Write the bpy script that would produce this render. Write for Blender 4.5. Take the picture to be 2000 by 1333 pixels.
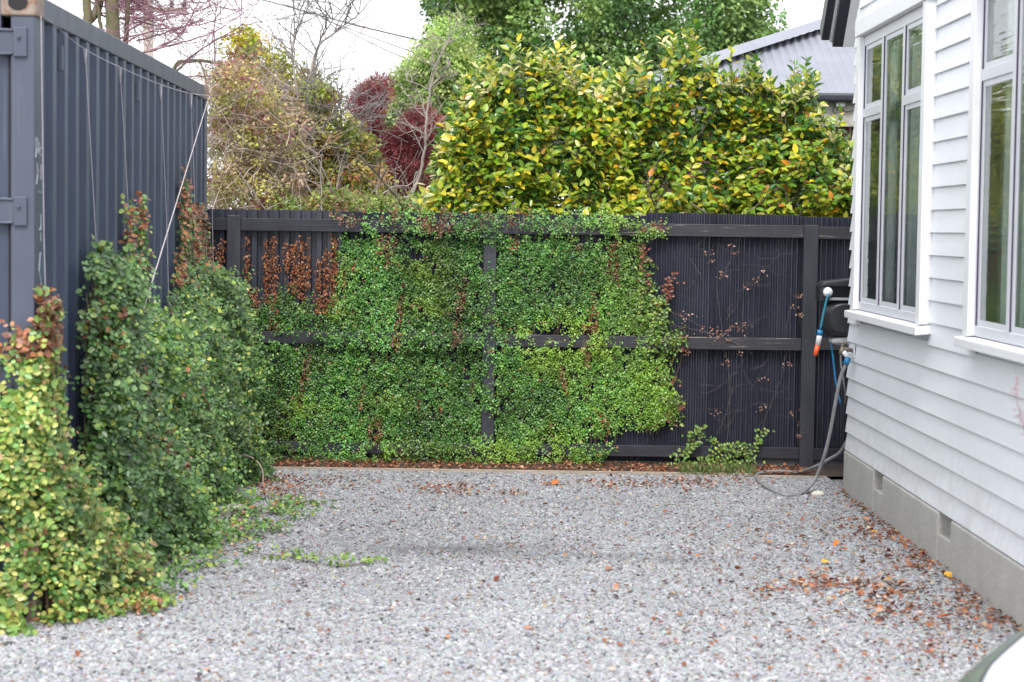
import bpy, math, random
import numpy as np
from mathutils import Matrix, Vector
for o in list(bpy.data.objects): bpy.data.objects.remove(o)
SC = bpy.context.scene
COL = SC.collection
RS = np.random.RandomState(7)

# ------------------------------------------------------------------ camera
F = 3889.0; CX = 1000.0; CY = 666.5; PIT = math.radians(3.2303); ROL = 0.0138; H = 1.85
_r0 = np.array([1, 0, 0.]); _f = np.array([0, math.cos(PIT), -math.sin(PIT)]); _u0 = np.array([0, math.sin(PIT), math.cos(PIT)])
_u = math.cos(ROL) * _u0 - math.sin(ROL) * _r0; _r = math.cos(ROL) * _r0 + math.sin(ROL) * _u0
EYE = np.array([0, 0, H])
cam = bpy.data.objects.new('camera', bpy.data.cameras.new('camera')); COL.objects.link(cam)
cam.data.sensor_width = 36; cam.data.lens = 36 * F / 2000; cam.data.clip_start = 0.05; cam.data.clip_end = 2000
M = Matrix(((_r[0], _u[0], -_f[0], 0), (_r[1], _u[1], -_f[1], 0), (_r[2], _u[2], -_f[2], H), (0, 0, 0, 1)))
cam.matrix_world = M
cam.data.dof.use_dof = True; cam.data.dof.focus_distance = 15.6; cam.data.dof.aperture_fstop = 3.6
SC.camera = cam

# ------------------------------------------------------------------ light
SUN_EL, SUN_AZ = math.radians(54), math.radians(182)     # azimuth the sun stands at, clockwise from +Y
world = bpy.data.worlds.new('World'); SC.world = world; world.use_nodes = True
nt = world.node_tree; nt.nodes.clear()
sky = nt.nodes.new('ShaderNodeTexSky'); sky.sky_type = 'NISHITA'; sky.sun_disc = False
sky.sun_elevation = SUN_EL; sky.sun_rotation = SUN_AZ; sky.air_density = 1.0; sky.dust_density = 4.0
hs = nt.nodes.new('ShaderNodeHueSaturation'); hs.inputs['Saturation'].default_value = 0.45
b1 = nt.nodes.new('ShaderNodeBackground'); b1.inputs['Strength'].default_value = 0.05
b2 = nt.nodes.new('ShaderNodeBackground'); b2.inputs['Color'].default_value = (0.95, 0.97, 1.0, 1); b2.inputs['Strength'].default_value = 0.85
ad = nt.nodes.new('ShaderNodeAddShader'); wo = nt.nodes.new('ShaderNodeOutputWorld')
nt.links.new(sky.outputs[0], hs.inputs['Color']); nt.links.new(hs.outputs[0], b1.inputs['Color'])
nt.links.new(b1.outputs[0], ad.inputs[0]); nt.links.new(b2.outputs[0], ad.inputs[1]); nt.links.new(ad.outputs[0], wo.inputs[0])
sd = bpy.data.lights.new('sun', 'SUN'); sd.energy = 1.5; sd.angle = math.radians(18); sd.color = (1, 0.96, 0.9)
sun = bpy.data.objects.new('sun', sd); COL.objects.link(sun)
_sv = Vector((math.sin(SUN_AZ) * math.cos(SUN_EL), math.cos(SUN_AZ) * math.cos(SUN_EL), math.sin(SUN_EL)))
sun.rotation_euler = _sv.to_track_quat('Z', 'Y').to_euler(); sun.location = (-3, -6, 12)
vs = SC.view_settings
vs.view_transform = 'Standard'; vs.look = 'None'; vs.exposure = 0.93; vs.gamma = 1.0; vs.use_curve_mapping = False
SC.cycles.max_bounces = 8; SC.cycles.transparent_max_bounces = 12; SC.cycles.diffuse_bounces = 3
SC.cycles.use_denoising = True

# ------------------------------------------------------------------ helpers
def ray(x, y): return _f + _r * (x - CX) / F - _u * (y - CY) / F
def atY(x, y, Y): d = ray(x, y); return EYE + d * (Y / d[1])
def atZ(x, y, z=0.): d = ray(x, y); return EYE + d * ((z - H) / d[2])
def onplane(x, y, p, n): d = ray(x, y); return EYE + d * (np.dot(np.array(p) - EYE, n) / np.dot(d, n))
def proj(P):
    q = np.asarray(P, float) - EYE; w = q @ _f
    return CX + F * (q @ _r) / w, CY - F * (q @ _u) / w

def link_parent(o, parent):
    COL.objects.link(o)
    if parent is not None:
        o.parent = parent
        o.matrix_parent_inverse = Matrix.Translation(-parent_world(parent))
    return o
_wl = {}
def parent_world(p): return Vector(p.location)

def tag(o, label=None, cat=None, group=None, kind=None):
    if label: o['label'] = label
    if cat: o['category'] = cat
    if group: o['group'] = group
    if kind: o['kind'] = kind
    return o
def thing(name, loc, label, cat, group=None):
    o = bpy.data.objects.new(name, None); o.empty_display_size = 0.1; COL.objects.link(o)
    o.location = loc; _wl[o.name] = tuple(loc)
    return tag(o, label, cat, group)

class MB:
    def __init__(s): s.v = []; s.f = []; s.c = []; s.n = 0
    def add(s, V, Fs, col=None):
        V = np.asarray(V, float); s.v.append(V)
        s.f += [tuple(i + s.n for i in f) for f in Fs]; s.n += len(V)
        s.c.append(np.tile(np.array(col if col is not None else (1, 1, 1)), (len(V), 1)) if np.ndim(col) < 2 else np.asarray(col))
        return s
    def box(s, a, b, R=None, at=None, col=None):
        x0, y0, z0 = a; x1, y1, z1 = b
        V = np.array([(x, y, z) for x in (x0, x1) for y in (y0, y1) for z in (z0, z1)], float)
        if R is not None: V = V @ np.array(R).T
        if at is not None: V = V + np.array(at)
        return s.add(V, [(0, 1, 3, 2), (4, 6, 7, 5), (0, 4, 5, 1), (2, 3, 7, 6), (0, 2, 6, 4), (1, 5, 7, 3)], col)
    def prism(s, poly, A, B, col=None):
        """poly: Nx3 points at end A; extruded by vector B-A"""
        P = np.asarray(poly, float); n = len(P); D = np.array(B, float) - np.array(A, float)
        V = np.vstack([P, P + D])
        Fs = [tuple(range(n))[::-1], tuple(range(n, 2 * n))] + [(i, (i + 1) % n, n + (i + 1) % n, n + i) for i in range(n)]
        return s.add(V, Fs, col)
    def tube(s, pts, rad, sides=6, cap=True, col=None):
        P = np.asarray(pts, float); n = len(P); rad = np.broadcast_to(rad, (n,))
        T = np.gradient(P, axis=0); T /= np.linalg.norm(T, axis=1)[:, None] + 1e-9
        up = np.array([0, 0, 1.]) if abs(T[0][2]) < .9 else np.array([1., 0, 0])
        V = []
        a = np.cross(T[0], up); a /= np.linalg.norm(a)
        ang = np.arange(sides) * 2 * np.pi / sides
        for i in range(n):
            a = a - T[i] * (a @ T[i]); a /= np.linalg.norm(a) + 1e-9; b = np.cross(T[i], a)
            V.append(P[i] + rad[i] * (np.cos(ang)[:, None] * a + np.sin(ang)[:, None] * b))
        V = np.vstack(V)
        Fs = [(i * sides + j, i * sides + (j + 1) % sides, (i + 1) * sides + (j + 1) % sides, (i + 1) * sides + j) for i in range(n - 1) for j in range(sides)]
        if cap: Fs += [tuple(range(sides))[::-1], tuple((n - 1) * sides + j for j in range(sides))]
        return s.add(V, Fs, col)
    def build(s, name, mat, parent=None, smooth=False, center=True):
        V = np.vstack(s.v); c = (V.min(0) + V.max(0)) / 2 if center else np.zeros(3)
        me = bpy.data.meshes.new(name); me.from_pydata((V - c).tolist(), [], s.f); me.update()
        ca = me.color_attributes.new('col', 'FLOAT_COLOR', 'POINT'); C = np.vstack(s.c)
        ca.data.foreach_set('color', np.hstack([C, np.ones((len(C), 1))]).astype(np.float32).ravel())
        if smooth: me.polygons.foreach_set('use_smooth', [True] * len(me.polygons))
        me.materials.append(mat)
        o = bpy.data.objects.new(name, me); o.location = c
        return link_parent(o, parent)

def bevel(o, w=0.004, seg=2, ang=30):
    m = o.modifiers.new('bevel', 'BEVEL'); m.width = w; m.segments = seg; m.limit_method = 'ANGLE'; m.angle_limit = math.radians(ang)
    return o
def smooth_path(pts, n=8):
    P = np.asarray(pts, float); out = []
    Q = np.vstack([2 * P[0] - P[1], P, 2 * P[-1] - P[-2]])
    for i in range(1, len(Q) - 2):
        for t in np.linspace(0, 1, n, endpoint=False):
            p0, p1, p2, p3 = Q[i - 1], Q[i], Q[i + 1], Q[i + 2]
            out.append(.5 * (2 * p1 + (p2 - p0) * t + (2 * p0 - 5 * p1 + 4 * p2 - p3) * t * t + (-p0 + 3 * p1 - 3 * p2 + p3) * t ** 3))
    return np.array(out + [P[-1]])

# ------------------------------------------------------------------ materials
def newmat(name):
    m = bpy.data.materials.new(name); m.use_nodes = True; nt = m.node_tree; nt.nodes.clear()
    out = nt.nodes.new('ShaderNodeOutputMaterial'); b = nt.nodes.new('ShaderNodeBsdfPrincipled')
    nt.links.new(b.outputs[0], out.inputs[0]); return m, nt, b, out
def N(nt, t, **kw):
    n = nt.nodes.new(t)
    for k, v in kw.items():
        if k in n.inputs: n.inputs[k].default_value = v
        else: setattr(n, k, v)
    return n
def ramp(nt, fac, stops):
    r = nt.nodes.new('ShaderNodeValToRGB'); e = r.color_ramp.elements
    while len(e) < len(stops): e.new(0.5)
    for i, (p, c) in enumerate(stops): e[i].position = p; e[i].color = (*c, 1) if len(c) == 3 else c
    nt.links.new(fac, r.inputs[0]); return r
def mix(nt, fac, a, b, blend='MIX'):
    m = nt.nodes.new('ShaderNodeMix'); m.data_type = 'RGBA'; m.blend_type = blend
    for sock, v in ((m.inputs[0], fac), (m.inputs[6], a), (m.inputs[7], b)):
        if hasattr(v, 'links'): nt.links.new(v, sock)
        elif isinstance(v, (int, float)): sock.default_value = v
        else: sock.default_value = (*v, 1) if len(v) == 3 else v
    return m.outputs[2]
def coords(nt, scale=(1, 1, 1)):
    g = nt.nodes.new('ShaderNodeNewGeometry'); mp = nt.nodes.new('ShaderNodeMapping'); mp.inputs['Scale'].default_value = scale
    nt.links.new(g.outputs['Position'], mp.inputs['Vector']); return mp.outputs[0]
def noise(nt, vec, scale, detail=4, rough=.6):
    n = N(nt, 'ShaderNodeTexNoise', Scale=scale, Detail=detail, Roughness=rough); nt.links.new(vec, n.inputs['Vector']); return n.outputs['Fac']
def bump(nt, b, h, strength=.2, dist=.01):
    bp = N(nt, 'ShaderNodeBump', Strength=strength, Distance=dist); nt.links.new(h, bp.inputs['Height']); nt.links.new(bp.outputs[0], b.inputs['Normal'])

def simple(name, c, rough=.5, metallic=0, var=.12, scale=8, bmp=.1, bscale=60, stretch=(1, 1, 1), spec=.5, dirt=None, dirt_pos=(.55, .75)):
    m, nt, b, _ = newmat(name); co = coords(nt, stretch)
    f = noise(nt, co, scale)
    c = np.array(c, float)
    r = ramp(nt, f, [(.3, tuple(c * (1 - var))), (.7, tuple(np.minimum(c * (1 + var), 1)))])
    colr = r.outputs[0]
    if dirt is not None:
        f2 = noise(nt, co, scale * 2.3, 8, .7); rr = ramp(nt, f2, [(dirt_pos[0], (0, 0, 0)), (dirt_pos[1], (1, 1, 1))])
        colr = mix(nt, rr.outputs[0], colr, dirt)
    nt.links.new(colr, b.inputs['Base Color'])
    b.inputs['Roughness'].default_value = rough; b.inputs['Metallic'].default_value = metallic; b.inputs['Specular IOR Level'].default_value = spec
    if bmp: bump(nt, b, noise(nt, co, bscale, 3), bmp, .004)
    return m

def leafmat(name, rough=.42, trans=.28, spec=.5, nscale=9):
    m, nt, b, out = newmat(name)
    a = N(nt, 'ShaderNodeAttribute'); a.attribute_name = 'col'
    f = noise(nt, coords(nt), nscale, 2); v = ramp(nt, f, [(.3, (.75, .75, .75)), (.7, (1.2, 1.2, 1.2))])
    c = mix(nt, 1.0, a.outputs['Color'], v.outputs[0], 'MULTIPLY')
    nt.links.new(c, b.inputs['Base Color']); b.inputs['Roughness'].default_value = rough; b.inputs['Specular IOR Level'].default_value = spec
    t = N(nt, 'ShaderNodeBsdfTranslucent'); tc = mix(nt, 1.0, c, (1.15, 1.2, .6), 'MULTIPLY'); nt.links.new(tc, t.inputs['Color'])
    ms = N(nt, 'ShaderNodeMixShader'); ms.inputs[0].default_value = trans
    nt.links.new(b.outputs[0], ms.inputs[1]); nt.links.new(t.outputs[0], ms.inputs[2]); nt.links.new(ms.outputs[0], out.inputs[0])
    return m

LEAF = leafmat('creeper_leaf', .36, .18, .55)
GLOSSLEAF = leafmat('camellia_leaf', .27, .28, .7)
FARLEAF = leafmat('tree_leaf', .6, .3, .3, 3)
DEADLEAF = leafmat('dead_leaf', .75, .15, .2, 20)
BARK = simple('bark', (.16, .125, .10), .85, var=.35, scale=12, bmp=.5, bscale=70)
MOSSBARK = simple('mossy_bark', (.15, .13, .085), .9, var=.4, scale=9, bmp=.5, bscale=60, dirt=(.13, .14, .04), dirt_pos=(.45, .65))
PALEBARK = simple('pale_lichen_bark', (.31, .27, .245), .85, var=.25, scale=14, bmp=.4, bscale=90, dirt=(.5, .36, .08), dirt_pos=(.62, .8))
PINKBARK = simple('pinkish_twig', (.21, .10, .135), .7, var=.3, scale=6, bmp=0)
STEM = simple('creeper_stem', (.12, .075, .045), .8, var=.3, scale=20, bmp=0)

# painted steel of the container
def container_mat(name, base):
    m, nt, b, _ = newmat(name); co = coords(nt)
    f = noise(nt, co, 2.2, 5); c = ramp(nt, f, [(.3, tuple(np.array(base) * .86)), (.7, tuple(np.array(base) * 1.14))]).outputs[0]
    st = noise(nt, coords(nt, (14, 14, .6)), 2.5, 5); s2 = ramp(nt, st, [(.58, (0, 0, 0)), (.8, (.45, .45, .45))]).outputs[0]
    c = mix(nt, s2, c, (.13, .15, .19))
    ru = noise(nt, co, 16, 8, .75); s3 = ramp(nt, ru, [(.7, (0, 0, 0)), (.74, (.8, .8, .8))]).outputs[0]
    c = mix(nt, s3, c, (.16, .08, .045))
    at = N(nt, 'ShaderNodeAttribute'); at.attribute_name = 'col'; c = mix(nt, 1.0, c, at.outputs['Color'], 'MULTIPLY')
    nt.links.new(c, b.inputs['Base Color'])
    rr = ramp(nt, noise(nt, co, 6, 4), [(.3, (.42,) * 3), (.7, (.58,) * 3)]).outputs[0]; nt.links.new(rr, b.inputs['Roughness'])
    b.inputs['Coat Weight'].default_value = .25; b.inputs['Coat Roughness'].default_value = .45
    bump(nt, b, noise(nt, co, 5, 4), .05, .02); return m
CONT = container_mat('container_blue_grey_paint', (.031, .045, .083))
CONT2 = container_mat('container_rail_paint', (.060, .072, .110))
CASTING = simple('rusty_casting', (.26, .20, .17), .6, var=.3, scale=10, dirt=(.22, .09, .04), dirt_pos=(.5, .62), bmp=.4)
RUBBER = simple('door_seal', (.015, .015, .017), .8, bmp=0)
CHALK = simple('white_scrawl', (.36, .38, .43), .9, bmp=0)
WIRE = simple('trellis_wire', (.42, .40, .44), .5, bmp=0)
ROPE = simple('pale_rope', (.50, .44, .46), .8, var=.2, scale=60, bmp=.2, bscale=300)

def fence_paint(name, base, worn, pos):
    m, nt, b, _ = newmat(name)
    f = noise(nt, coords(nt, (1, 1, 1)), 7, 5); c = ramp(nt, f, [(.3, tuple(np.array(base) * .8)), (.7, tuple(np.array(base) * 1.25))]).outputs[0]
    st = noise(nt, coords(nt, (2.2, 30, 60)), 1.0, 7, .7); s2 = ramp(nt, st, [(pos, (0, 0, 0)), (pos + .04, (.9, .9, .9))]).outputs[0]
    c = mix(nt, s2, c, worn); nt.links.new(c, b.inputs['Base Color']); b.inputs['Roughness'].default_value = .6
    bump(nt, b, st, .5, .006); return m
FWOOD = fence_paint('black_stained_timber', (.022, .023, .033), (.20, .18, .16), .70)
FWORN = fence_paint('worn_black_timber', (.032, .031, .038), (.27, .24, .21), .60)
def post_paint():
    m, nt, b, _ = newmat('post_black_paint')
    f = noise(nt, coords(nt, (1, 1, .3)), 9, 5); c = ramp(nt, f, [(.3, (.026, .028, .037)), (.7, (.045, .047, .06))]).outputs[0]
    sp = noise(nt, coords(nt), 30, 2); s2 = ramp(nt, sp, [(.76, (0, 0, 0)), (.78, (.7, .7, .7))]).outputs[0]
    c = mix(nt, s2, c, (.3, .3, .3)); nt.links.new(c, b.inputs['Base Color']); b.inputs['Roughness'].default_value = .5
    bump(nt, b, noise(nt, coords(nt, (40, 40, 4)), 2, 4), .4, .005); return m
FPOST = post_paint()
def sheet_mat():
    m, nt, b, _ = newmat('fence_sheet_steel')
    f = noise(nt, coords(nt, (3, 3, 1)), 2.5, 6, .7); c = ramp(nt, f, [(.3, (.026, .028, .042)), (.7, (.047, .051, .072))]).outputs[0]
    st = noise(nt, coords(nt, (26, 26, 5)), 1.6, 8, .75); s2 = ramp(nt, st, [(.58, (0, 0, 0)), (.82, (.5, .5, .5))]).outputs[0]
    c = mix(nt, s2, c, (.16, .15, .16)); nt.links.new(c, b.inputs['Base Color'])
    b.inputs['Roughness'].default_value = .3; b.inputs['Specular IOR Level'].default_value = .6; return m
SHEET = sheet_mat()

def board_mat(name, base, dirty=.2):
    m, nt, b, _ = newmat(name); base = np.array(base)
    f = noise(nt, coords(nt, (1, .5, 2)), 1.7, 5); c = ramp(nt, f, [(.3, tuple(base * .95)), (.7, tuple(np.minimum(base * 1.04, 1)))]).outputs[0]
    st = noise(nt, coords(nt, (6, 6, .9)), 2.0, 7, .7); s2 = ramp(nt, st, [(.55, (0, 0, 0)), (.85, (dirty,) * 3)]).outputs[0]
    c = mix(nt, s2, c, tuple(base * .72 * np.array([1, .99, .95])))
    gz_ = nt.nodes.new('ShaderNodeSeparateXYZ'); nt.links.new(coords(nt), gz_.inputs[0]); hz = ramp(nt, gz_.outputs[2], [(.31, (1, 1, 1)), (.75, (0, 0, 0))]).outputs[0]
    sp_ = ramp(nt, noise(nt, coords(nt, (1, 1, 1)), 9, 9, .75), [(.45, (0, 0, 0)), (.75, (.55, .55, .55))]).outputs[0]
    c = mix(nt, mix(nt, 1.0, hz, sp_, 'MULTIPLY'), c, (.40, .385, .35))
    nt.links.new(c, b.inputs['Base Color']); b.inputs['Roughness'].default_value = .42
    bump(nt, b, noise(nt, coords(nt, (60, 3, 60)), 1.2, 4), .10, .004); return m
PAINT = board_mat('pale_blue_grey_weatherboard_paint', (.78, .80, .845), .55)
TRIM = board_mat('white_trim_paint', (.79, .80, .825), .25)
ALU = board_mat('sash_paint', (.62, .63, .68), .3)
DARKLINE = simple('window_dark_strip', (.05, .04, .075), .5, bmp=0)
def concrete():
    m, nt, b, _ = newmat('foundation_concrete')
    f = noise(nt, coords(nt), 4, 8, .7); c = ramp(nt, f, [(.3, (.36, .35, .32)), (.7, (.47, .46, .43))]).outputs[0]
    st = noise(nt, coords(nt, (1, 22, 1.0)), 1.6, 6, .7); s2 = ramp(nt, st, [(.62, (0, 0, 0)), (.75, (.5,) * 3)]).outputs[0]
    c = mix(nt, s2, c, (.52, .51, .49))
    d = noise(nt, coords(nt), 60, 3); c = mix(nt, .25, c, ramp(nt, d, [(.35, (.18, .17, .16)), (.6, (.5, .5, .48))]).outputs[0])
    nt.links.new(c, b.inputs['Base Color']); b.inputs['Roughness'].default_value = .9
    bump(nt, b, noise(nt, coords(nt), 90, 5), .35, .006); return m
CONC = concrete()
DARKMETAL = simple('dark_gutter_metal', (.03, .033, .045), .35, bmp=0, var=.1)
def glass():
    m, nt, b, out = newmat('window_glass'); nt.nodes.remove(b)
    fr0 = N(nt, 'ShaderNodeFresnel', IOR=1.6); fr = N(nt, 'ShaderNodeMath', operation='MULTIPLY', use_clamp=True); fr.inputs[1].default_value = 1.0; nt.links.new(fr0.outputs[0], fr.inputs[0]); g = N(nt, 'ShaderNodeBsdfGlossy', Roughness=.015); g.inputs['Color'].default_value = (.95, .97, .97, 1)
    t = N(nt, 'ShaderNodeBsdfTransparent'); t.inputs['Color'].default_value = (.90, .95, .94, 1)
    ms = nt.nodes.new('ShaderNodeMixShader'); nt.links.new(fr.outputs[0], ms.inputs[0]); nt.links.new(t.outputs[0], ms.inputs[1]); nt.links.new(g.outputs[0], ms.inputs[2])
    bp = N(nt, 'ShaderNodeBump', Strength=.55, Distance=.010); nt.links.new(noise(nt, coords(nt, (1, .5, 9)), 2.4, 2), bp.inputs['Height'])
    nt.links.new(bp.outputs[0], g.inputs['Normal']); nt.links.new(bp.outputs[0], fr0.inputs['Normal'])
    nt.links.new(ms.outputs[0], out.inputs[0]); return m
GLASS = glass()
CURTAIN = simple('sheer_curtain', (.80, .86, .83), .9, bmp=0, var=.08)
ROOMDARK = simple('room_wall', (.16, .17, .17), .9, bmp=0)
PLASTIC_BLACK = simple('black_plastic', (.022, .023, .028), .38, bmp=.15, bscale=300, var=.1)
PLASTIC_GREY = simple('grey_plastic', (.30, .31, .33), .45, bmp=0)
PLASTIC_WHITE = simple('white_plastic', (.75, .76, .78), .4, bmp=0)
PLASTIC_BLUE = simple('blue_plastic', (.02, .20, .42), .4, bmp=0)
PLASTIC_TEAL = simple('teal_hose', (.03, .20, .30), .4, bmp=0)
PLASTIC_ORANGE = simple('orange_plastic', (.85, .11, .02), .4, bmp=0)
BRASS = simple('weathered_brass', (.20, .17, .13), .5, metallic=.6, bmp=.3)
HOSE = simple('grey_garden_hose', (.22, .215, .225), .5, var=.15, scale=15, bmp=.1)
EDGEWOOD = simple('weathered_edging_timber', (.36, .30, .24), .85, var=.3, scale=10, stretch=(.4, 6, 6), bmp=.4)
PAVER = simple('pale_paver', (.36, .34, .28), .9, var=.2, scale=12, bmp=.5)
CANE = simple('dry_cane', (.42, .33, .25), .7, bmp=0)

# ------------------------------------------------------------------ leaves
T_ROUND = (np.array([(0, 0, 0), (.20, .30, .09), (.60, .36, .05), (1, 0, -.10), (.60, -.36, .05), (.20, -.30, .09)]), [(0, 3, 2, 1), (0, 5, 4, 3)])
T_CAM = (np.array([(0, 0, 0), (.18, .20, .05), (.5, .29, .05), (.82, .15, -.01), (1.02, 0, -.12), (.82, -.15, -.01), (.5, -.29, .05), (.18, -.20, .05)]), [(0, 4, 3, 2, 1), (0, 7, 6, 5, 4)])
T_QUAD = (np.array([(0, 0, 0), (.5, .35, .05), (1, 0, 0), (.5, -.35, .05)]), [(0, 3, 2, 1)])
T_THIN = (np.array([(0, 0, 0), (.5, .09, .0), (1, 0, 0), (.5, -.09, .0)]), [(0, 3, 2, 1)])
T_CURL = (np.array([(0, 0, 0), (.25, .30, .16), (.6, .36, .22), (1, .05, .05), (.65, -.28, .20), (.28, -.33, .10)]), [(0, 3, 2, 1), (0, 5, 4, 3)])
def unit(a): return a / (np.linalg.norm(a, axis=-1, keepdims=True) + 1e-9)
def leaf_arrays(P, A, Nn, L, tpl):
    A = unit(A); S = unit(np.cross(Nn, A)); Nn = np.cross(A, S); tv = tpl[0]; L = np.broadcast_to(L, (len(P),))
    V = P[:, None, :] + L[:, None, None] * (tv[None, :, 0:1] * A[:, None, :] + tv[None, :, 1:2] * S[:, None, :] + tv[None, :, 2:3] * Nn[:, None, :])
    return V
def leaves_obj(name, P, A, Nn, L, C, tpl, mat, parent=None, kind=None):
    n = len(P); V = leaf_arrays(P, A, Nn, L, tpl); k = V.shape[1]; V = V.reshape(-1, 3)
    ft = np.array(tpl[1]); nf, fs = ft.shape
    idx = (ft[None] + (np.arange(n) * k)[:, None, None]).reshape(-1)
    c = V.mean(0); me = bpy.data.meshes.new(name)
    me.vertices.add(len(V)); me.vertices.foreach_set('co', (V - c).astype(np.float32).ravel())
    me.loops.add(len(idx)); me.loops.foreach_set('vertex_index', idx.astype(np.int32))
    me.polygons.add(n * nf); me.polygons.foreach_set('loop_start', (np.arange(n * nf) * fs).astype(np.int32))
    me.polygons.foreach_set('loop_total', np.full(n * nf, fs, np.int32))
    me.update(calc_edges=True)
    ca = me.color_attributes.new('col', 'FLOAT_COLOR', 'POINT'); CC = np.repeat(C, k, axis=0)
    ca.data.foreach_set('color', np.hstack([CC, np.ones((len(CC), 1))]).astype(np.float32).ravel())
    me.materials.append(mat)
    o = bpy.data.objects.new(name, me); o.location = c; link_parent(o, parent)
    if kind: o['kind'] = kind
    return o
_lm = {}
def leaf_parts(P, A, Nn, L, C, tpl, mat, parent, most=300, name='leaf'):
    """the leaves that show largest become parts of their own (shared mesh data), the rest one stuff part"""
    n = len(P)
    x, y = proj(P + unit(A) * np.broadcast_to(L, (n,))[:, None] * .5)
    vis = (x > 5) & (x < 1995) & (y > 5) & (y < 1328)
    d = np.linalg.norm(P - EYE, axis=1); face = np.abs(np.sum(unit(Nn) * unit(EYE - P), axis=1))
    front = -P[:, 1] if name != 'x' else 0
    score = np.where(vis, np.broadcast_to(L, (n,)) / d * (face + .3), 0) * RS.uniform(.75, 1, n) * np.exp(np.clip(outer_rank(P), -2, 2))
    pick = np.argsort(-score)[:most]; rest = np.ones(n, bool); rest[pick] = False
    Lb = np.broadcast_to(L, (n,))
    pal = C[pick]
    # eight shared meshes by colour
    cen = pal[RS.choice(len(pal), min(8, len(pal)), False)]
    lab = np.argmin(((pal[:, None] - cen[None]) ** 2).sum(2), 1)
    meshes = []
    for c in cen:
        me = bpy.data.meshes.new(name); me.from_pydata(tpl[0].tolist(), [], [tuple(f) for f in tpl[1]]); me.update()
        ca = me.color_attributes.new('col', 'FLOAT_COLOR', 'POINT'); ca.data.foreach_set('color', np.tile([*c, 1], len(tpl[0])).astype(np.float32))
        me.materials.append(mat); meshes.append(me)
    pinv = Matrix.Translation(-parent_world(parent))
    for q, i in enumerate(pick):
        a = unit(A[i]); s = unit(np.cross(Nn[i], a)); nn = np.cross(a, s); l = Lb[i]
        o = bpy.data.objects.new(name, meshes[lab[q]])
        m = Matrix(((a[0] * l, s[0] * l, nn[0] * l, P[i][0]), (a[1] * l, s[1] * l, nn[1] * l, P[i][1]), (a[2] * l, s[2] * l, nn[2] * l, P[i][2]), (0, 0, 0, 1)))
        COL.objects.link(o); o.parent = parent; o.matrix_parent_inverse = pinv; o.matrix_basis = m
    leaves_obj('foliage', P[rest], A[rest], Nn[rest], Lb[rest], C[rest], tpl, mat, parent, 'stuff')
def outer_rank(P):
    """leaves nearest the camera for their place in the picture rank first"""
    x, y = proj(P); d = np.linalg.norm(P - EYE, axis=1)
    key = (x // 14).astype(int) * 4096 + (y // 14).astype(int)
    order = np.lexsort((d, key)); k = key[order]; first = np.r_[True, k[1:] != k[:-1]]
    out = np.full(len(P), -1.6); out[order[first]] = 0.6
    return out
def pick_col(pal, w, n, jit=.18):
    pal = np.array(pal); c = pal[RS.choice(len(pal), n, p=np.array(w) / np.sum(w))]
    return np.clip(c * (1 + RS.uniform(-jit, jit, (n, 1))) * (1 + RS.uniform(-.08, .08, (n, 3))), 0.002, .9)
def rnd_dirs(n): return unit(RS.normal(size=(n, 3)))
def in_poly(x, y, poly):
    x = np.asarray(x); y = np.asarray(y); c = np.zeros(x.shape, bool); n = len(poly)
    for i in range(n):
        x1, y1 = poly[i]; x2, y2 = poly[(i + 1) % n]
        if y1 == y2: continue
        c ^= ((y1 > y) != (y2 > y)) & (x < (x2 - x1) * (y - y1) / (y2 - y1) + x1)
    return c
def vnoise(P, s, seed=0):
    """smooth value noise 0..1 from a few sines"""
    r = np.random.RandomState(seed); P = np.asarray(P) * s; v = np.zeros(len(P)); a = 1; t = 0
    for k in range(7):
        w = r.normal(size=P.shape[1]) * (1 + k * .45); v += a * np.sin(P @ w + r.uniform(0, 6.28)); t += a * a / 2; a *= .86
    return .5 + .5 * np.clip(v / (1.9 * math.sqrt(t)), -1, 1)

# ================================================================== SETTING
# ground
def ground_mat():
    m, nt, b, _ = newmat('soil_and_grass'); f = noise(nt, coords(nt), 3, 8)
    nt.links.new(ramp(nt, f, [(.3, (.05, .045, .025)), (.7, (.07, .10, .03))]).outputs[0], b.inputs['Base Color']); b.inputs['Roughness'].default_value = .95
    bump(nt, b, noise(nt, coords(nt), 30, 5), .6, .03); return m
g = MB(); g.add([(-400, -100, -.03), (400, -100, -.03), (400, 900, -.03), (-400, 900, -.03)], [(0, 1, 2, 3)])
tag(g.build('ground', ground_mat()), kind='structure')
def gravelbed_mat():
    m, nt, b, _ = newmat('gravel_bed'); co = coords(nt)
    v = N(nt, 'ShaderNodeTexVoronoi', Scale=78.0); nt.links.new(co, v.inputs['Vector'])
    sep = nt.nodes.new('ShaderNodeSeparateColor'); nt.links.new(v.outputs['Color'], sep.inputs[0])
    c = ramp(nt, sep.outputs[0], [(0, (.13, .13, .135)), (.2, (.26, .263, .27)), (.6, (.35, .355, .36)), (1, (.46, .46, .46))]).outputs[0]
    d = ramp(nt, v.outputs['Distance'], [(.4, (1, 1, 1)), (.85, (.45, .45, .45))]).outputs[0]
    nt.links.new(mix(nt, 1.0, c, d, 'MULTIPLY'), b.inputs['Base Color']); b.inputs['Roughness'].default_value = .85
    iv = N(nt, 'ShaderNodeMath', operation='SUBTRACT'); iv.inputs[0].default_value = 1; nt.links.new(v.outputs['Distance'], iv.inputs[1])
    bump(nt, b, iv.outputs[0], .9, .012); return m
g = MB()
gx = np.linspace(-6, 6, 61); gy = np.linspace(-24, 14.93, 195); GX, GY = np.meshgrid(gx, gy)
def gz(x, y):
    P = np.stack([x, y], -1); return .012 * (vnoise(P.reshape(-1, 2), 1.3, 3).reshape(x.shape) - .5)
V = np.stack([GX, GY, gz(GX, GY)], -1).reshape(-1, 3); W_ = len(gx)
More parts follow.
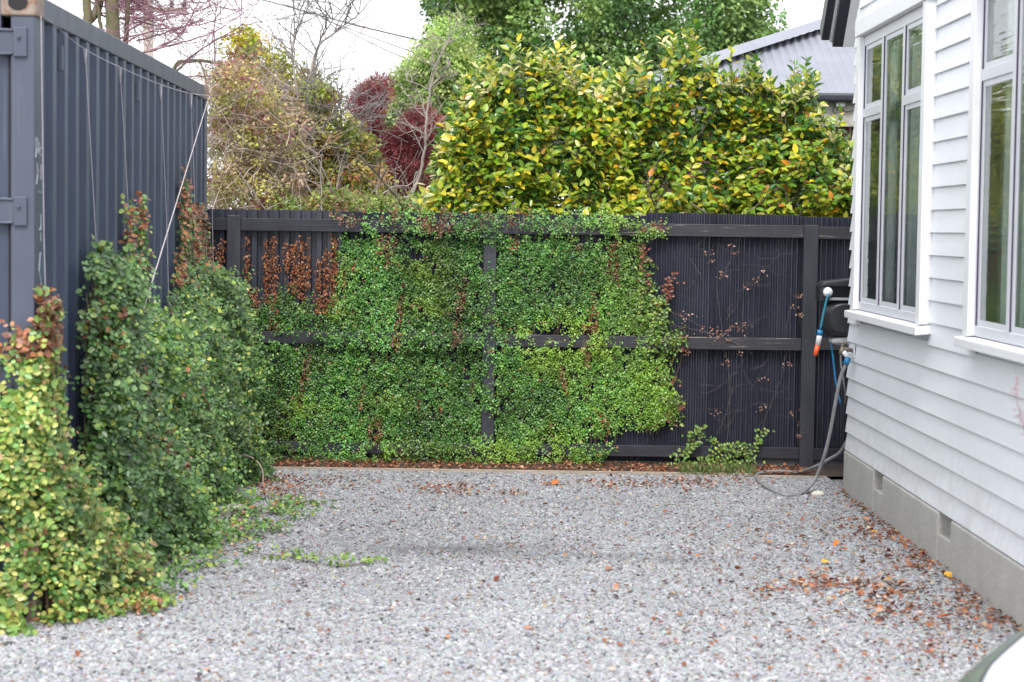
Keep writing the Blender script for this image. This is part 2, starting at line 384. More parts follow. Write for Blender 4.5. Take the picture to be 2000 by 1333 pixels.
g.add(V, [(j * W_ + i, j * W_ + i + 1, (j + 1) * W_ + i + 1, (j + 1) * W_ + i) for j in range(len(gy) - 1) for i in range(W_ - 1)])
tag(g.build('gravel_bed', gravelbed_mat(), smooth=True, center=False), kind='structure')
# soil strip along the fence
m, nt, b, _ = newmat('litter_soil'); f = noise(nt, coords(nt), 35, 6)
nt.links.new(ramp(nt, f, [(.35, (.035, .026, .02)), (.65, (.11, .075, .055))]).outputs[0], b.inputs['Base Color']); b.inputs['Roughness'].default_value = .95
bump(nt, b, noise(nt, coords(nt), 60, 4), .8, .02); SOIL = m
g = MB(); g.add([(-6, 14.98, .012), (6, 14.98, .012), (6, 15.62, .03), (-6, 15.62, .03)], [(0, 1, 2, 3)])
tag(g.build('soil_strip', SOIL), kind='structure')

# gravel stones (instanced pebbles)
def gravel():
    n0 = 560000
    y = 6.7 + (15.0 - 6.7) * RS.uniform(0, 1, n0); x = RS.uniform(-1, 1, n0) * (y * .27 + .9)
    keep = (x < 2.40) & ((x > -2.45) | ((y < 9.05) & (x > -3.2)))
    x, y = x[keep], y[keep]; n = len(x)
    sz = RS.lognormal(np.log(.0079), .26, n).clip(.004, .015)
    big = RS.uniform(size=n) < .012; sz[big] *= 1.35
    z = gz(x, y) + sz * .25 + RS.uniform(0, .007, n)
    pal = [(.300, .309, .325), (.243, .251, .266), (.380, .389, .405), (.155, .161, .176), (.055, .057, .063), (.27, .235, .205), (.18, .105, .08), (.50, .50, .49)]
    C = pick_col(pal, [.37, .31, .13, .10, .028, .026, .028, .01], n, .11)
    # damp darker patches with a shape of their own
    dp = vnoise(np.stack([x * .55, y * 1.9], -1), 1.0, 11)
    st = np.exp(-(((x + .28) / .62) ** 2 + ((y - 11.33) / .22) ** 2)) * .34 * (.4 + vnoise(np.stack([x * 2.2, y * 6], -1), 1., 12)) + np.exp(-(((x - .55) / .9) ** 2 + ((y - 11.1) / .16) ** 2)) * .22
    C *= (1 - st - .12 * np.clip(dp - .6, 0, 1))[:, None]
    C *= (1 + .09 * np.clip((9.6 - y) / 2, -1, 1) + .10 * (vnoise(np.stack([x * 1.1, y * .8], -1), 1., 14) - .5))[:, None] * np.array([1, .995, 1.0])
    sc = np.stack([sz * RS.uniform(.85, 1.35, n), sz * RS.uniform(.75, 1.15, n), sz * RS.uniform(.5, .85, n)], -1)
    rot = np.stack([RS.uniform(-.6, .6, n), RS.uniform(-.6, .6, n), RS.uniform(0, 6.28, n)], -1)
    me = bpy.data.meshes.new('gravel'); me.vertices.add(n); me.vertices.foreach_set('co', np.stack([x, y, z], -1).astype(np.float32).ravel())
    for nm, ty, arr, key in (('pcol', 'FLOAT_COLOR', np.hstack([C, np.ones((n, 1))]), 'color'), ('pscl', 'FLOAT_VECTOR', sc, 'vector'), ('prot', 'FLOAT_VECTOR', rot, 'vector')):
        a = me.attributes.new(nm, ty, 'POINT'); a.data.foreach_set(key, arr.astype(np.float32).ravel())
    o = bpy.data.objects.new('gravel', me); COL.objects.link(o); tag(o, 'pale grey rounded gravel covering the yard', None, None, 'stuff')
    m, nt, b, _ = newmat('gravel_stone')
    a = N(nt, 'ShaderNodeAttribute'); a.attribute_name = 'pcol'; a.attribute_type = 'INSTANCER'
    f = noise(nt, coords(nt), 140, 3); v = ramp(nt, f, [(.35, (.78,) * 3), (.65, (1.15,) * 3)]).outputs[0]
    nt.links.new(mix(nt, 1., a.outputs['Color'], v, 'MULTIPLY'), b.inputs['Base Color']); b.inputs['Roughness'].default_value = .75
    ng = bpy.data.node_groups.new('gravel_scatter', 'GeometryNodeTree')
    ng.interface.new_socket('Geometry', in_out='INPUT', socket_type='NodeSocketGeometry'); ng.interface.new_socket('Geometry', in_out='OUTPUT', socket_type='NodeSocketGeometry')
    gi = ng.nodes.new('NodeGroupInput'); go = ng.nodes.new('NodeGroupOutput'); join = ng.nodes.new('GeometryNodeGeometryToInstance')
    for k in range(4):
        ico = ng.nodes.new('GeometryNodeMeshIcoSphere'); ico.inputs['Subdivisions'].default_value = 2; ico.inputs['Radius'].default_value = 1
        sp = ng.nodes.new('GeometryNodeSetPosition'); nz = ng.nodes.new('ShaderNodeTexNoise'); nz.noise_dimensions = '4D'; nz.inputs['W'].default_value = k * 3.7
        nz.inputs['Scale'].default_value = .8; nz.inputs['Detail'].default_value = 1
        sub = ng.nodes.new('ShaderNodeVectorMath'); sub.operation = 'SUBTRACT'; sub.inputs[1].default_value = (.5, .5, .5)
        mul = ng.nodes.new('ShaderNodeVectorMath'); mul.operation = 'SCALE'; mul.inputs['Scale'].default_value = 1.3
        ng.links.new(nz.outputs['Color'], sub.inputs[0]); ng.links.new(sub.outputs[0], mul.inputs[0]); ng.links.new(mul.outputs[0], sp.inputs['Offset'])
        sm = ng.nodes.new('GeometryNodeSetMaterial'); sm.inputs['Material'].default_value = m
        ng.links.new(ico.outputs['Mesh'], sp.inputs['Geometry']); ng.links.new(sp.outputs[0], sm.inputs[0]); ng.links.new(sm.outputs[0], join.inputs[0])
    iop = ng.nodes.new('GeometryNodeInstanceOnPoints'); iop.inputs['Pick Instance'].default_value = True
    ri = ng.nodes.new('FunctionNodeRandomValue'); ri.data_type = 'INT'; ri.inputs[4].default_value = 0; ri.inputs[5].default_value = 3
    na = {}
    for nm in ('pscl', 'prot'):
        q = ng.nodes.new('GeometryNodeInputNamedAttribute'); q.data_type = 'FLOAT_VECTOR'; q.inputs[0].default_value = nm; na[nm] = q
    ng.links.new(gi.outputs[0], iop.inputs['Points']); ng.links.new(join.outputs[0], iop.inputs['Instance']); ng.links.new(ri.outputs[2], iop.inputs['Instance Index'])
    ng.links.new(na['pscl'].outputs[0], iop.inputs['Scale']); ng.links.new(na['prot'].outputs[0], iop.inputs['Rotation']); ng.links.new(iop.outputs[0], go.inputs[0])
    md = o.modifiers.new('scatter', 'NODES'); md.node_group = ng
gravel()

# ------------------------------------------------------------------ fence
FY = 15.44                                    # front of the rails
fence = thing('fence', (0, FY + .05, 0), 'tall black stained timber and corrugated steel fence across the back of the yard', 'fence')
def fz(py, px=1000): return atY(px, py, FY)[2]
def fx(px, py=600, Y=FY): return atY(px, py, Y)[0]
ZT = atY(1300, 417, FY + .07)[2]; ZTL = atY(520, 410, FY + .07)[2]
RAILS = [(fz(458.5), fz(434)), (fz(677), fz(653)), (fz(890), fz(868))]
POSTX = [(fx(443), fx(469)), (fx(943), fx(968)), (fx(1567), fx(1595))]
PT = [atY(455, 421, FY)[2], atY(955, 430, FY)[2], atY(1580, 440, FY)[2]]
def sheet(x0, x1, z0, z1, pitch, depth, wide, yoff):
    n = max(2, int(round((x1 - x0) / pitch)) * (8 if not wide else 1)); P = []
    if wide:
        x = x0
        while x < x1:
            for fx_, d in ((0, 0), (.44, 0), (.52, 1), (.92, 1)): P.append((min(x + fx_ * pitch, x1), d * depth))
            x += pitch
    else:
        for i in range(n + 1):
            t = i / n; P.append((x0 + (x1 - x0) * t, depth * (.5 - .5 * math.cos(2 * math.pi * t * (x1 - x0) / pitch))))
    V = []; Fs = []
    for i, (x, d) in enumerate(P): V += [(x, yoff + d, z0), (x, yoff + d, z1)]
    k = len(V)
    V += [(x, yoff + d + .0012, z0) for x, d in P] + [(x, yoff + d + .0012, z1) for x, d in P]; n2 = len(P)
    for i in range(n2 - 1):
        Fs += [(2 * i, 2 * i + 2, 2 * i + 3, 2 * i + 1), (k + i, k + n2 + i, k + n2 + i + 1, k + i + 1), (2 * i + 1, 2 * i + 3, k + n2 + i + 1, k + n2 + i)]
    mb = MB(); mb.add(V, Fs); o = mb.build('steel_sheet', SHEET, fence, smooth=False); return o
SY = FY + .052
sheet(-4.3, fx(664), .05, ZTL, .084, .055, True, SY + .002)
for a, b_, z, dy in ((664, 962, ZT - .02, 0), (960, 1264, ZT - .02, .003), (1260, 1394, ZT + .004, .001), (1391, 1565, ZT, .004), (1562, 1735, ZT - .012, .001), (1733, 1900, ZT - .01, .004)):
    sheet(fx(a), fx(b_), .045, z, .0412, .027, False, SY + dy)
sheet(fx(1899), 6.5, .045, ZT - .01, .0412, .017, False, SY)
for i, (a, b_) in enumerate(POSTX):
    p = MB(); p.box((a, FY - .012, -.1), (b_, FY + .05, PT[i])); bevel(p.build('post', FPOST, fence), .004)
xs = [-4.3] + [v for ab in POSTX for v in ab] + [6.5]
for k, (z0, z1) in enumerate(RAILS):
    for j in range(4):
        a, b_ = xs[2 * j], xs[2 * j + 1]
        p = MB(); dz = RS.uniform(-.004, .004); p.box((a + .001, FY + (.0 if k else .004), z0 + dz), (b_ - .001, FY + .048, z1 + dz))
        bevel(p.build('rail', FWORN if (j >= 2 and k < 2) or (j == 1 and k == 0 and False) else FWOOD, fence), .004)
# concrete footing strip under the right bays
p = MB(); p.box((fx(1480), SY - .012, -.05), (6.5, SY + .03, .10)); p.build('plinth_board', simple('grey_plinth_board', (.13, .13, .135), .85, var=.4, scale=12, bmp=.4), fence)

# timber edging
e0, e1 = atZ(520, 919, .035), atZ(1482, 935, .035)
p = MB(); p.box((e0[0], 14.94, -.03), (e1[0], 14.962, .032)); p.box((e1[0] + .004, 14.94, -.03), (2.39, 14.962, .018))
o = bevel(p.build('garden_edging', EDGEWOOD), .002); tag(o, 'thin weathered timber edging board between gravel and leaf litter', 'edging')

# ------------------------------------------------------------------ shipping container
Cn = np.array([-2.172, 9.05]); cdir = unit(np.array([-.0245, 1.0])); cout = np.array([cdir[1], -cdir[0]])   # along, outward (+X)
def CW(s, o, z): q = Cn + cdir * s + cout * o; return (q[0], q[1], z)
CH = 2.896; CL = 6.06; CWd = 2.438
cont = thing('shipping_container', CW(3, -1.2, 0), 'blue-grey steel shipping container along the left side of the yard', 'container')
Rz = np.array([[cout[0], cdir[0], 0], [cout[1], cdir[1], 0], [0, 0, 1]])
def cbox(mb, s0, s1, o0, o1, z0, z1): return mb.box((o0, s0, z0), (o1, s1, z1), R=Rz, at=(Cn[0], Cn[1], 0))
# corner posts, castings
for s0, s1 in ((0, .152), (CL - .152, CL)):
    for o0, o1 in ((-.11, 0), (-CWd, -CWd + .11)):
        mb = MB(); cbox(mb, s0 + .003, s1 - .003, o0, o1 - .003, .118, CH - .118); bevel(mb.build('corner_post', CONT2, cont), .006)
        for z0, z1 in ((0, .118), (CH - .118, CH)):
            a0, a1 = (s0 - .006, s0 + .172) if s0 == 0 else (s1 - .172, s1 + .006)
            oo0, oo1 = (-.156, .006) if o1 == 0 else (-CWd - .006, -CWd + .156)
            mb = MB(); cbox(mb, a0, a1, oo0, oo1, z0, z1); cc = mb.build('corner_casting', CASTING, cont); bevel(cc, .01, 3)
            # dark oval slots of the casting
            mb = MB(); zc = (z0 + z1) / 2; pts = [( (oo0 + oo1) / 2 + .045 * math.cos(t), a0 - .0015, zc + .036 * math.sin(t)) for t in np.linspace(0, 2 * math.pi, 17)[:-1]]
            P = np.array(pts) @ Rz.T + np.array([Cn[0], Cn[1], 0]); mb.prism(P, (0, 0, 0), (cdir[0] * .004, cdir[1] * .004, 0)); mb.build('slot', RUBBER, cc if False else cont)
for o0, o1 in ((-.06, -.002), (-CWd + .002, -CWd + .06)):
    mb = MB(); cbox(mb, .173, CL - .173, o0, o1, CH - .115, CH - .012); bevel(mb.build('top_rail', CONT2, cont), .005)
    mb = MB(); cbox(mb, .173, CL - .173, o0, o1, .02, .17); mb.build('bottom_rail', CONT, cont)
# corrugated side panel
def corr_side(oface, sgn):
    n = 20; pit = (CL - .30) / 20.6; V = []; s = .152
    prof = [(.0, 0)]
    while s < CL - .152 - pit * .5:
        for f, d in ((0, 0), (.30, 0), (.44, 1), (.80, 1), (1, 0)): V.append((min(s + f * pit, CL - .152), d))
        s += pit
    V.append((CL - .152, 0)); mb = MB(); VV = []; Fs = []
    for a, d in V:
        for z in (.16, CH - .11): VV.append(CW(a, oface - sgn * (.008 + .036 * d), z))
    for i in range(len(V) - 1): Fs.append((2 * i, 2 * i + 2, 2 * i + 3, 2 * i + 1))
    # grazing light put into the colour: crests lightened, flutes slightly darkened
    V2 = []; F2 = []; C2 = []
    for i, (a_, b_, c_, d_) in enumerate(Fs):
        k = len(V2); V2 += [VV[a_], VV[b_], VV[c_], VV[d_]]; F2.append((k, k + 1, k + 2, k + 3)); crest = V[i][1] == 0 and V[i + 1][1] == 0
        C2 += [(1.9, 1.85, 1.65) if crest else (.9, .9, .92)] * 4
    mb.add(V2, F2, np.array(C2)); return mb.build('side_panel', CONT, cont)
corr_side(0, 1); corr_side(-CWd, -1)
mb = MB(); cbox(mb, .05, CL - .02, -CWd + .06, -.06, CH - .06, CH - .03); mb.build('roof_panel', CONT2, cont)
mb = MB(); cbox(mb, CL - .06, CL - .03, -CWd + .11, -.11, .1, CH - .1); mb.build('end_panel', CONT, cont)
# door end
mb = MB(); cbox(mb, .01, .06, -CWd + .156, -.156, CH - .2, CH - .012); mb.build('door_header', CONT2, cont)
for k, (a, b_) in enumerate(((-CWd / 2 + .01, -.125), (-CWd + .125, -CWd / 2 - .01))):
    mb = MB(); cbox(mb, .035, .07, a, b_, .16, CH - .22); d = bevel(mb.build('door', CONT, cont), .004)
    for q in range(4):
        w = (b_ - a); mb = MB(); cbox(mb, .024, .036, a + w * (.08 + .23 * q), a + w * (.08 + .23 * q) + w * .13, .3, CH - .36); bevel(mb.build('door_rib', CONT, d), .008)
    mb = MB(); mb.tube([CW(.0, a + .25, .15), CW(.0, a + .25, CH - .15)], .017, 8); mb.build('locking_bar', CONT2, d, smooth=True)
mb = MB(); cbox(mb, .028, .034, -.124, -.1101, .16, CH - .22); mb.build('door_seal', RUBBER, cont)
for yy in (82, 413, 735):
    zc = atY(60, yy, 9.03)[2]
    mb = MB()
    pr = [(-.095, -.058), (-.15, -.062), (-.24, -.030), (-.40, -.022), (-.40, .022), (-.24, .030), (-.15, .062), (-.095, .058)]
    P = np.array([(o, .0, zc + z) for o, z in pr]) @ Rz.T + np.array([Cn[0], Cn[1], 0])
    mb.prism(P, (0, 0, 0), (cdir[0] * .034, cdir[1] * .034, 0)); cbox(mb, -.012, .03, -.095, -.035, zc - .066, zc + .066)
    mb.tube([CW(-.012, -.07, zc + .02), CW(-.026, -.07, zc + .02)], .008, 8)
    for sgn in (-1, 1):
        mb.tube([CW(-.003, -.10, zc + sgn * .052), CW(-.003, -.15, zc + sgn * .054), CW(-.003, -.24, zc + sgn * .025), CW(-.003, -.40, zc + sgn * .018)], .007, 6)
    bevel(mb.build('door_hinge', CONT2, cont), .003)
# small welded lashing plates near the top of the side
for px, py0, py1 in ((122, 92, 138), (271, 160, 198), (377, 208, 240)):
    p0 = onplane(px, (py0 + py1) / 2, CW(0, 0, 0), np.array([cout[0], cout[1], 0])); s = (np.array(p0[:2]) - Cn) @ cdir
    zt = p0[2]; mb = MB(); cbox(mb, s - .015, s + .015, -.02, .004, zt - .06, zt + .06); bevel(mb.build('lashing_plate', CONT2, cont), .004)
# white scrawl on the corner post: thin raised paint strokes
def scrawl(strokes):
    for st in strokes:
        pts = []; mb = MB()
        for x, y in st:
            s = np.clip((x - 64) / 14., .02, .98) * .146; p = onplane(70, y, CW(.07, 0, 0), np.array([cout[0], cout[1], 0]))
            pts.append(CW(s, -.0015, p[2]))
        mb.tube(pts, .0032, 4); mb.build('paint_scrawl', CHALK, cont)
scrawl([[(66, 270), (67, 288), (66, 308)], [(69, 268), (71, 288), (70, 300)], [(72, 275), (73, 300)], [(74, 278), (77, 285), (74, 292), (78, 300), (75, 303)], [(68, 272), (74, 279)],
        [(69, 318), (70, 340), (67, 360)], [(71, 330), (76, 338)], [(77, 320), (76, 350)], [(73, 374), (78, 376)],
        [(76, 418), (77, 440), (75, 450), (72, 450)], [(75, 495), (73, 530), (77, 555), (75, 565)], [(75, 495), (79, 497)], [(76, 455), (76, 472)]])

# trellis wires on the container: top wire and hanging strings
def cpt(px, py, off=.03):
    return onplane(px, py, CW(0, off, 0), np.array([cout[0], cout[1], 0]))
tw = thing('trellis_wire', CW(.1, .05, 2.5), 'thin pale support wires strung along the container side for the creeper', 'wire')
pts = [cpt(78, 24), cpt(110, 52), cpt(165, 96), cpt(235, 132), cpt(312, 165), cpt(371, 183), cpt(408, 187)]
mb = MB(); mb.tube(smooth_path(pts, 4), .0022, 4); mb.build('top_wire', WIRE, tw)
for a in ([(80, 30), (83, 260), (86, 480), (90, 610)], [(166, 95), (176, 270), (188, 480), (198, 640)], [(234, 132), (243, 270), (252, 440), (258, 600)], [(313, 166), (319, 280), (325, 420), (330, 600)], [(372, 184), (377, 290), (381, 420), (384, 520)]):
    mb = MB(); mb.tube([cpt(x, y, .02) for x, y in a], .0026, 4)
    x, y = a[0]
    if y > 60: mb.tube([cpt(x - 3, y + 2, .02), cpt(x + 1, y + 30, .02), cpt(x + 3, y + 2, .02)], .0022, 4)
    mb.build('hanging_wire', WIRE, tw)
a = cpt(408, 190, .0); b_ = onplane(281, 603, CW(0, .30, 0), np.array([cout[0], cout[1], 0]))
mb = MB(); mb.tube([a + (b_ - a) * t for t in np.linspace(0, 1, 6)], .0034, 6)
tag(mb.build('guy_rope', ROPE), 'pale taut rope running diagonally from the container top corner into the creeper', 'rope')
mb = MB(); mb.tube([cpt(411, 200, .02), cpt(415, 440, .02), cpt(417, 535, .03)], .002, 4)
tag(mb.build('hanging_cord', WIRE), 'thin pale cord hanging down the far corner of the container', 'cord')

# ------------------------------------------------------------------ house
HC = atZ(1646, 962); hd = unit(np.array([.0039, -1.0])); hn = np.array([-1.0, -.0039]); hn = unit(hn)
def HW(s, o, z): q = HC[:2] + hd * s + hn * o; return (q[0], q[1], z)
HR = np.array([[hn[0], hd[0], 0], [hn[1], hd[1], 0], [0, 0, 1]])
def hbox(mb, s0, s1, o0, o1, z0, z1): return mb.box((o0, s0, z0), (o1, s1, z1), R=HR, at=(HC[0], HC[1], 0))
def hpx(px, py, o=0.): p = onplane(px, py, HW(0, o, 0), np.array([hn[0], hn[1], 0])); return (p[:2] - HC[:2]) @ hd, p[2]
house = thing('house', (HC[0] + 2, HC[1] - 3, 0), 'pale grey-white weatherboard house with tall casement windows at the right', 'house')
HL = 6.7; Z0 = .31; BP = .1293
# foundation with vent notches
vents = [(1.14, 1.46), (3.10, 3.42)]
xs_ = [0] + [v for ab in vents for v in ab] + [HL]
for i in range(0, len(xs_), 2):
    mb = MB(); hbox(mb, xs_[i], xs_[i + 1], -.16, -.0, -.1, .302); bevel(mb.build('foundation', CONC, house), .012, 2)
for a, b_ in vents:
    mb = MB(); hbox(mb, a + .0, b_ - .0, -.161, -.003, -.1, .175); hbox(mb, a, b_, -.165, -.085, .175, .303)
    mb.build('foundation_vent', CONC, house)
mb = MB(); hbox(mb, .0, .16, -4.2, -.161, -.1, .302); mb.build('foundation', CONC, house)
WIN = [(.40, 2.68), (3.78, 6.06)]      # outer edges of the window boxes
WZ0, WZ1 = 1.33, 3.19
def board(s0, s1, z, clip=None):
    # one beveled weatherboard; profile in (out, z)
    pr = [(-.026, z + BP + .016), (-.006, z), (-.028, z), (-.034, z + BP + .016)]
    mb = MB(); j = RS.uniform(-.0012, .0012)
    P = [HW(s0, o + j, zz) for o, zz in pr]; A = HW(s0, 0, 0); B = HW(s1, 0, 0)
    mb.prism(P, A, B); return mb.build('weatherboard', PAINT, house)
k = 0
while Z0 + k * BP < 4.6:
    z = Z0 + k * BP; zt = z + BP
    # gable: upper boards stop at the barge
    cut = 0.0
    if z > 3.2: cut = max(0, (z - 3.28) / .95)
    segs = [(cut, HL)]
    if zt > WZ0 + .0 and z < WZ1 - .02: segs = [(0, WIN[0][0] - .0), (WIN[0][1], WIN[1][0]), (WIN[1][1], HL)]
    for a, b_ in segs:
        if b_ - a > 4:
            c_ = RS.uniform(a + .9, b_ - .9); board(a, c_ - .0008, z); board(c_ + .0008, b_, z)
        elif b_ - a > .02: board(a, b_, z)
    # end wall return boards (face away from the camera, profile shows at the corner)
    if z < 3.2:
        mb = MB(); pr = [(-.004 - .020, z + BP + .002), (-.003, z + .001), (-.028, z + .001), (-.034, z + BP + .002)]
        P = [np.array(HW(-o - .028, -.030, zz)) for o, zz in [(p[0] + .028, p[1]) for p in pr]]
        P = [np.array(HW(-(o + .0), -.034, zz)) for o, zz in pr]
        mb.prism(P, HW(0, 0, 0), HW(0, -4.2, 0)); mb.build('weatherboard', PAINT, house)
    k += 1
# solid wall core behind the boards (with window openings)
mb = MB()
for a, b_, z0, z1 in ((.04, HL, .30, WZ0), (.04, WIN[0][0], WZ0, WZ1), (WIN[0][1], WIN[1][0], WZ0, WZ1), (WIN[1][1], HL, WZ0, WZ1), (.04, HL, WZ1, 3.3)):
    hbox(mb, a, b_, -.13, -.036, z0, z1)
hbox(mb, .9, HL, -.13, -.036, 3.301, 4.2)
mb.build('wall', PAINT, house)
mb = MB(); hbox(mb, .045, .14, -4.2, -.131, .31, 3.3); mb.build('end_wall', PAINT, house)
mb = MB(); hbox(mb, HL - .1, HL - .001, -4.2, -.131, .31, 4.2); mb.build('end_wall', PAINT, house)
mb = MB(); hbox(mb, .15, HL - .11, -4.19, -4.1, .31, 3.3); hbox(mb, .15, HL - .11, -4.0, -.14, .55, .6); hbox(mb, .15, HL - .11, -4.0, -.14, 3.31, 3.36); mb.build('room_wall', ROOMDARK, house)
def window(a, b_, lights=3):
    w = MB(); T = .105
    # box trim: jambs, head
    hbox(w, a, a + T, -.036, .046, WZ0, WZ1 - .0); win = w.build('window', TRIM, house); bevel(win, .004)
    w = MB(); hbox(w, b_ - T, b_, -.036, .046, WZ0, WZ1); bevel(w.build('jamb', TRIM, win), .004)
    w = MB(); hbox(w, a - .02, b_ + .02, -.036, .056, WZ1 + .001, WZ1 + .115); bevel(w.build('head_trim', TRIM, win), .005)
    w = MB(); P = [HW(a - .06, o, z) for o, z in ((-.036, WZ0 - .001), (.078, WZ0 - .014), (.078, WZ0 - .062), (-.036, WZ0 - .05))]
    w.prism(P, HW(a - .06, 0, 0), HW(b_ + .06, 0, 0)); bevel(w.build('sill', TRIM, win), .005)
    i0, i1 = a + T, b_ - T; L = (i1 - i0) / lights; zb, zt = WZ0 + .055, WZ1 - .07
    w = MB(); hbox(w, i0, i1, -.03, .011, WZ0, zb); bevel(w.build('sash_frame', ALU, win), .003); w = MB(); hbox(w, i0, i1, -.03, .011, zt, WZ1); bevel(w.build('sash_frame', ALU, win), .003)
    for q in range(lights + 1):
        c = i0 + L * q; w = MB()
        if q in (0, lights): hbox(w, c - (0 if q == 0 else .03), c + (.03 if q == 0 else 0), -.03, .012, zb, zt)
        else: hbox(w, c - .030, c + .030, -.03, .014, zb - .01, zt + .02)
        bevel(w.build('mullion', ALU, win), .003)
    TZ = 2.665
    for q in range(lights):
        l0, l1 = i0 + L * q + .0305, i0 + L * (q + 1) - .0305
        rng = [(zb, zt)] if q == 1 else [(zb, TZ - .03), (TZ + .03, zt)]
        if q != 1: w = MB(); hbox(w, l0, l1, -.03, .0125, TZ - .03, TZ + .03); bevel(w.build('transom', ALU, win), .003)
        for z0, z1 in rng:
            w = MB()
            hbox(w, l0, l0 + .005, -.026, .0122, z0, z1); w.build('dark_strip', DARKLINE, win)  # thin dark strip along the near side of each mullion
            w = MB(); hbox(w, l0 + .0055, l0 + .045, -.026, .004, z0, z1); hbox(w, l1 - .02, l1, -.026, .003, z0, z1); hbox(w, l0 + .0455, l1 - .0205, -.026, .003, z0, z0 + .03); hbox(w, l0 + .0455, l1 - .0205, -.026, .003, z1 - .03, z1)
            w.build('casement_sash', ALU, win)
            w = MB(); w.add([HW(l0 + .04, -.002, z0 + .025), HW(l1 - .015, -.002, z0 + .025), HW(l1 - .015, -.002, z1 - .025), HW(l0 + .04, -.002, z1 - .025)], [(0, 1, 2, 3)]); w.build('pane', GLASS, win)
    # sheer curtain folds inside
    for c0, c1 in ((i0, i0 + .98), (i1 - 1.0, i1)):
        w = MB(); V = []; n = 70
        for i in range(n + 1):
            s = c0 + (c1 - c0) * i / n; o = -.13 + .028 * math.sin(i * .9) + .012 * math.sin(i * 2.3)
            V += [HW(s, o, .7), HW(s, o, WZ1 + .05)]
        w.add(V, [(2 * i, 2 * i + 2, 2 * i + 3, 2 * i + 1) for i in range(n)]); w.build('curtain', CURTAIN, win, smooth=True)
for a, b_ in WIN: window(a, b_)
# barge at the gable end: rises from the far lower corner towards the camera
q0, q1 = np.array([-.62, 3.22]), np.array([.9, 4.75])   # (s,z)
dv = unit(q1 - q0); nv = np.array([-dv[1], dv[0]])
def barge(o0, o1, n0, n1, mat, nm):
    c = [q0 + nv * n0, q0 + nv * n1]; mb = MB()
    P = [HW(c[0][0], o0, c[0][1]), HW(c[0][0], o1, c[0][1]), HW(c[1][0], o1, c[1][1]), HW(c[1][0], o0, c[1][1])]
    D = (q1 - q0) * 1.6; A = np.array(HW(0, 0, 0)); B = np.array(HW(D[0], 0, D[1]))
    mb.prism(P, A, B); return mb.build(nm, mat, house)
barge(-.03, .045, 0, .17, DARKMETAL, 'barge_board'); barge(.0455, .062, .05, .075, TRIM, 'barge_trim'); barge(.0465, .12, .0755, .20, DARKMETAL, 'barge_cap')
barge(-.031, -.9, -.0, .02, TRIM, 'soffit')
barge(.02, -3.9, .1705, .2, DARKMETAL, 'roof')
w = MB(); w.box((0, 0, 0), (.1, .1, .1), at=(0, 0, 0)) if False else None
# outdoor tap
tap = thing('garden_tap', HW(.20, 0, 1.02), 'weathered brass tap on the house corner with a hose snapped on', 'tap')
def wpt(px, py, Y): return atY(px, py, Y)
t0 = np.array(HW(.26, -.01, 1.03)); 
w = MB(); w.box((-.004, -.045, -.045), (.004, .045, .045), R=HR, at=t0 + np.array([-.004, 0, 0])); w.build('wall_plate', TRIM, tap)
t1 = t0 + np.array([-.075, -.0, .015]); w = MB(); w.tube([t0, t1], .014, 8); w.tube([t1 + (0, 0, .01), t1 + np.array([-.02, 0, -.045])], .016, 8); w.build('tap_body', BRASS, tap, smooth=True)
w = MB(); w.tube([t1 + (0, 0, .01), t1 + (0, 0, .035)], .006, 6); w.tube([t1 + (-.028, 0, .04), t1 + (.028, 0, .034)], .008, 6); w.build('tap_handle', BRASS, tap, smooth=True)
c0 = wpt(1663, 684, 13.9); c1 = wpt(1657, 698, 13.9); c2 = wpt(1652, 712, 13.9)
w = MB(); w.tube([t1 + np.array([-.0, 0, -.02]), c1], .019, 10); w.build('hose_connector', PLASTIC_WHITE, tap, smooth=True)
w = MB(); w.tube([c1, c2], .021, 10); w.build('connector_collar', PLASTIC_BLUE, tap, smooth=True)
# grey hose
hp = [c2, wpt(1641, 740, 13.92), wpt(1631, 790, 13.95), wpt(1622, 840, 14.0), wpt(1610, 890, 14.05), wpt(1590, 940, 14.1), atZ(1562, 965, .02), atZ(1530, 967, .02), atZ(1502, 955, .02), atZ(1482, 940, .02), atZ(1480, 926, .025),
      atZ(1515, 921, .035), atZ(1560, 922, .03), wpt(1592, 912, 14.9), wpt(1618, 898, 14.8), wpt(1645, 878, 14.7), (2.55, 14.6, .5)]
w = MB(); w.tube(smooth_path(hp, 8), .0125, 10); tag(w.build('garden_hose', HOSE, smooth=True), 'grey garden hose looping from the house tap onto the gravel', 'hose')
# hose reel on the end wall behind the corner
RY = 14.52
reel = thing('hose_reel', (2.45, RY, 1.3), 'black wall hose reel sticking out past the house corner', 'hose reel')
def sq_section(cx, cz, hx, hz, y, n=28, e=3.2):
    t = np.linspace(0, 2 * np.pi, n, endpoint=False); c, s = np.cos(t), np.sin(t)
    return np.stack([cx + hx * np.sign(c) * np.abs(c) ** (2 / e), np.full(n, y), cz + hz * np.sign(s) * np.abs(s) ** (2 / e)], -1)
def loft(secs, name, mat, parent):
    mb = MB(); n = len(secs[0]); V = np.vstack(secs); Fs = [(i * n + j, i * n + (j + 1) % n, (i + 1) * n + (j + 1) % n, (i + 1) * n + j) for i in range(len(secs) - 1) for j in range(n)]
    Fs += [tuple(range(n))[::-1], tuple((len(secs) - 1) * n + j for j in range(n))]
    mb.add(V, Fs); return mb.build(name, mat, parent, smooth=False)
pl = atY(1604, 620, RY); pt_ = atY(1625, 582, RY)[2]; pb = atY(1625, 661, RY)[2]; cxr = pl[0] + .20
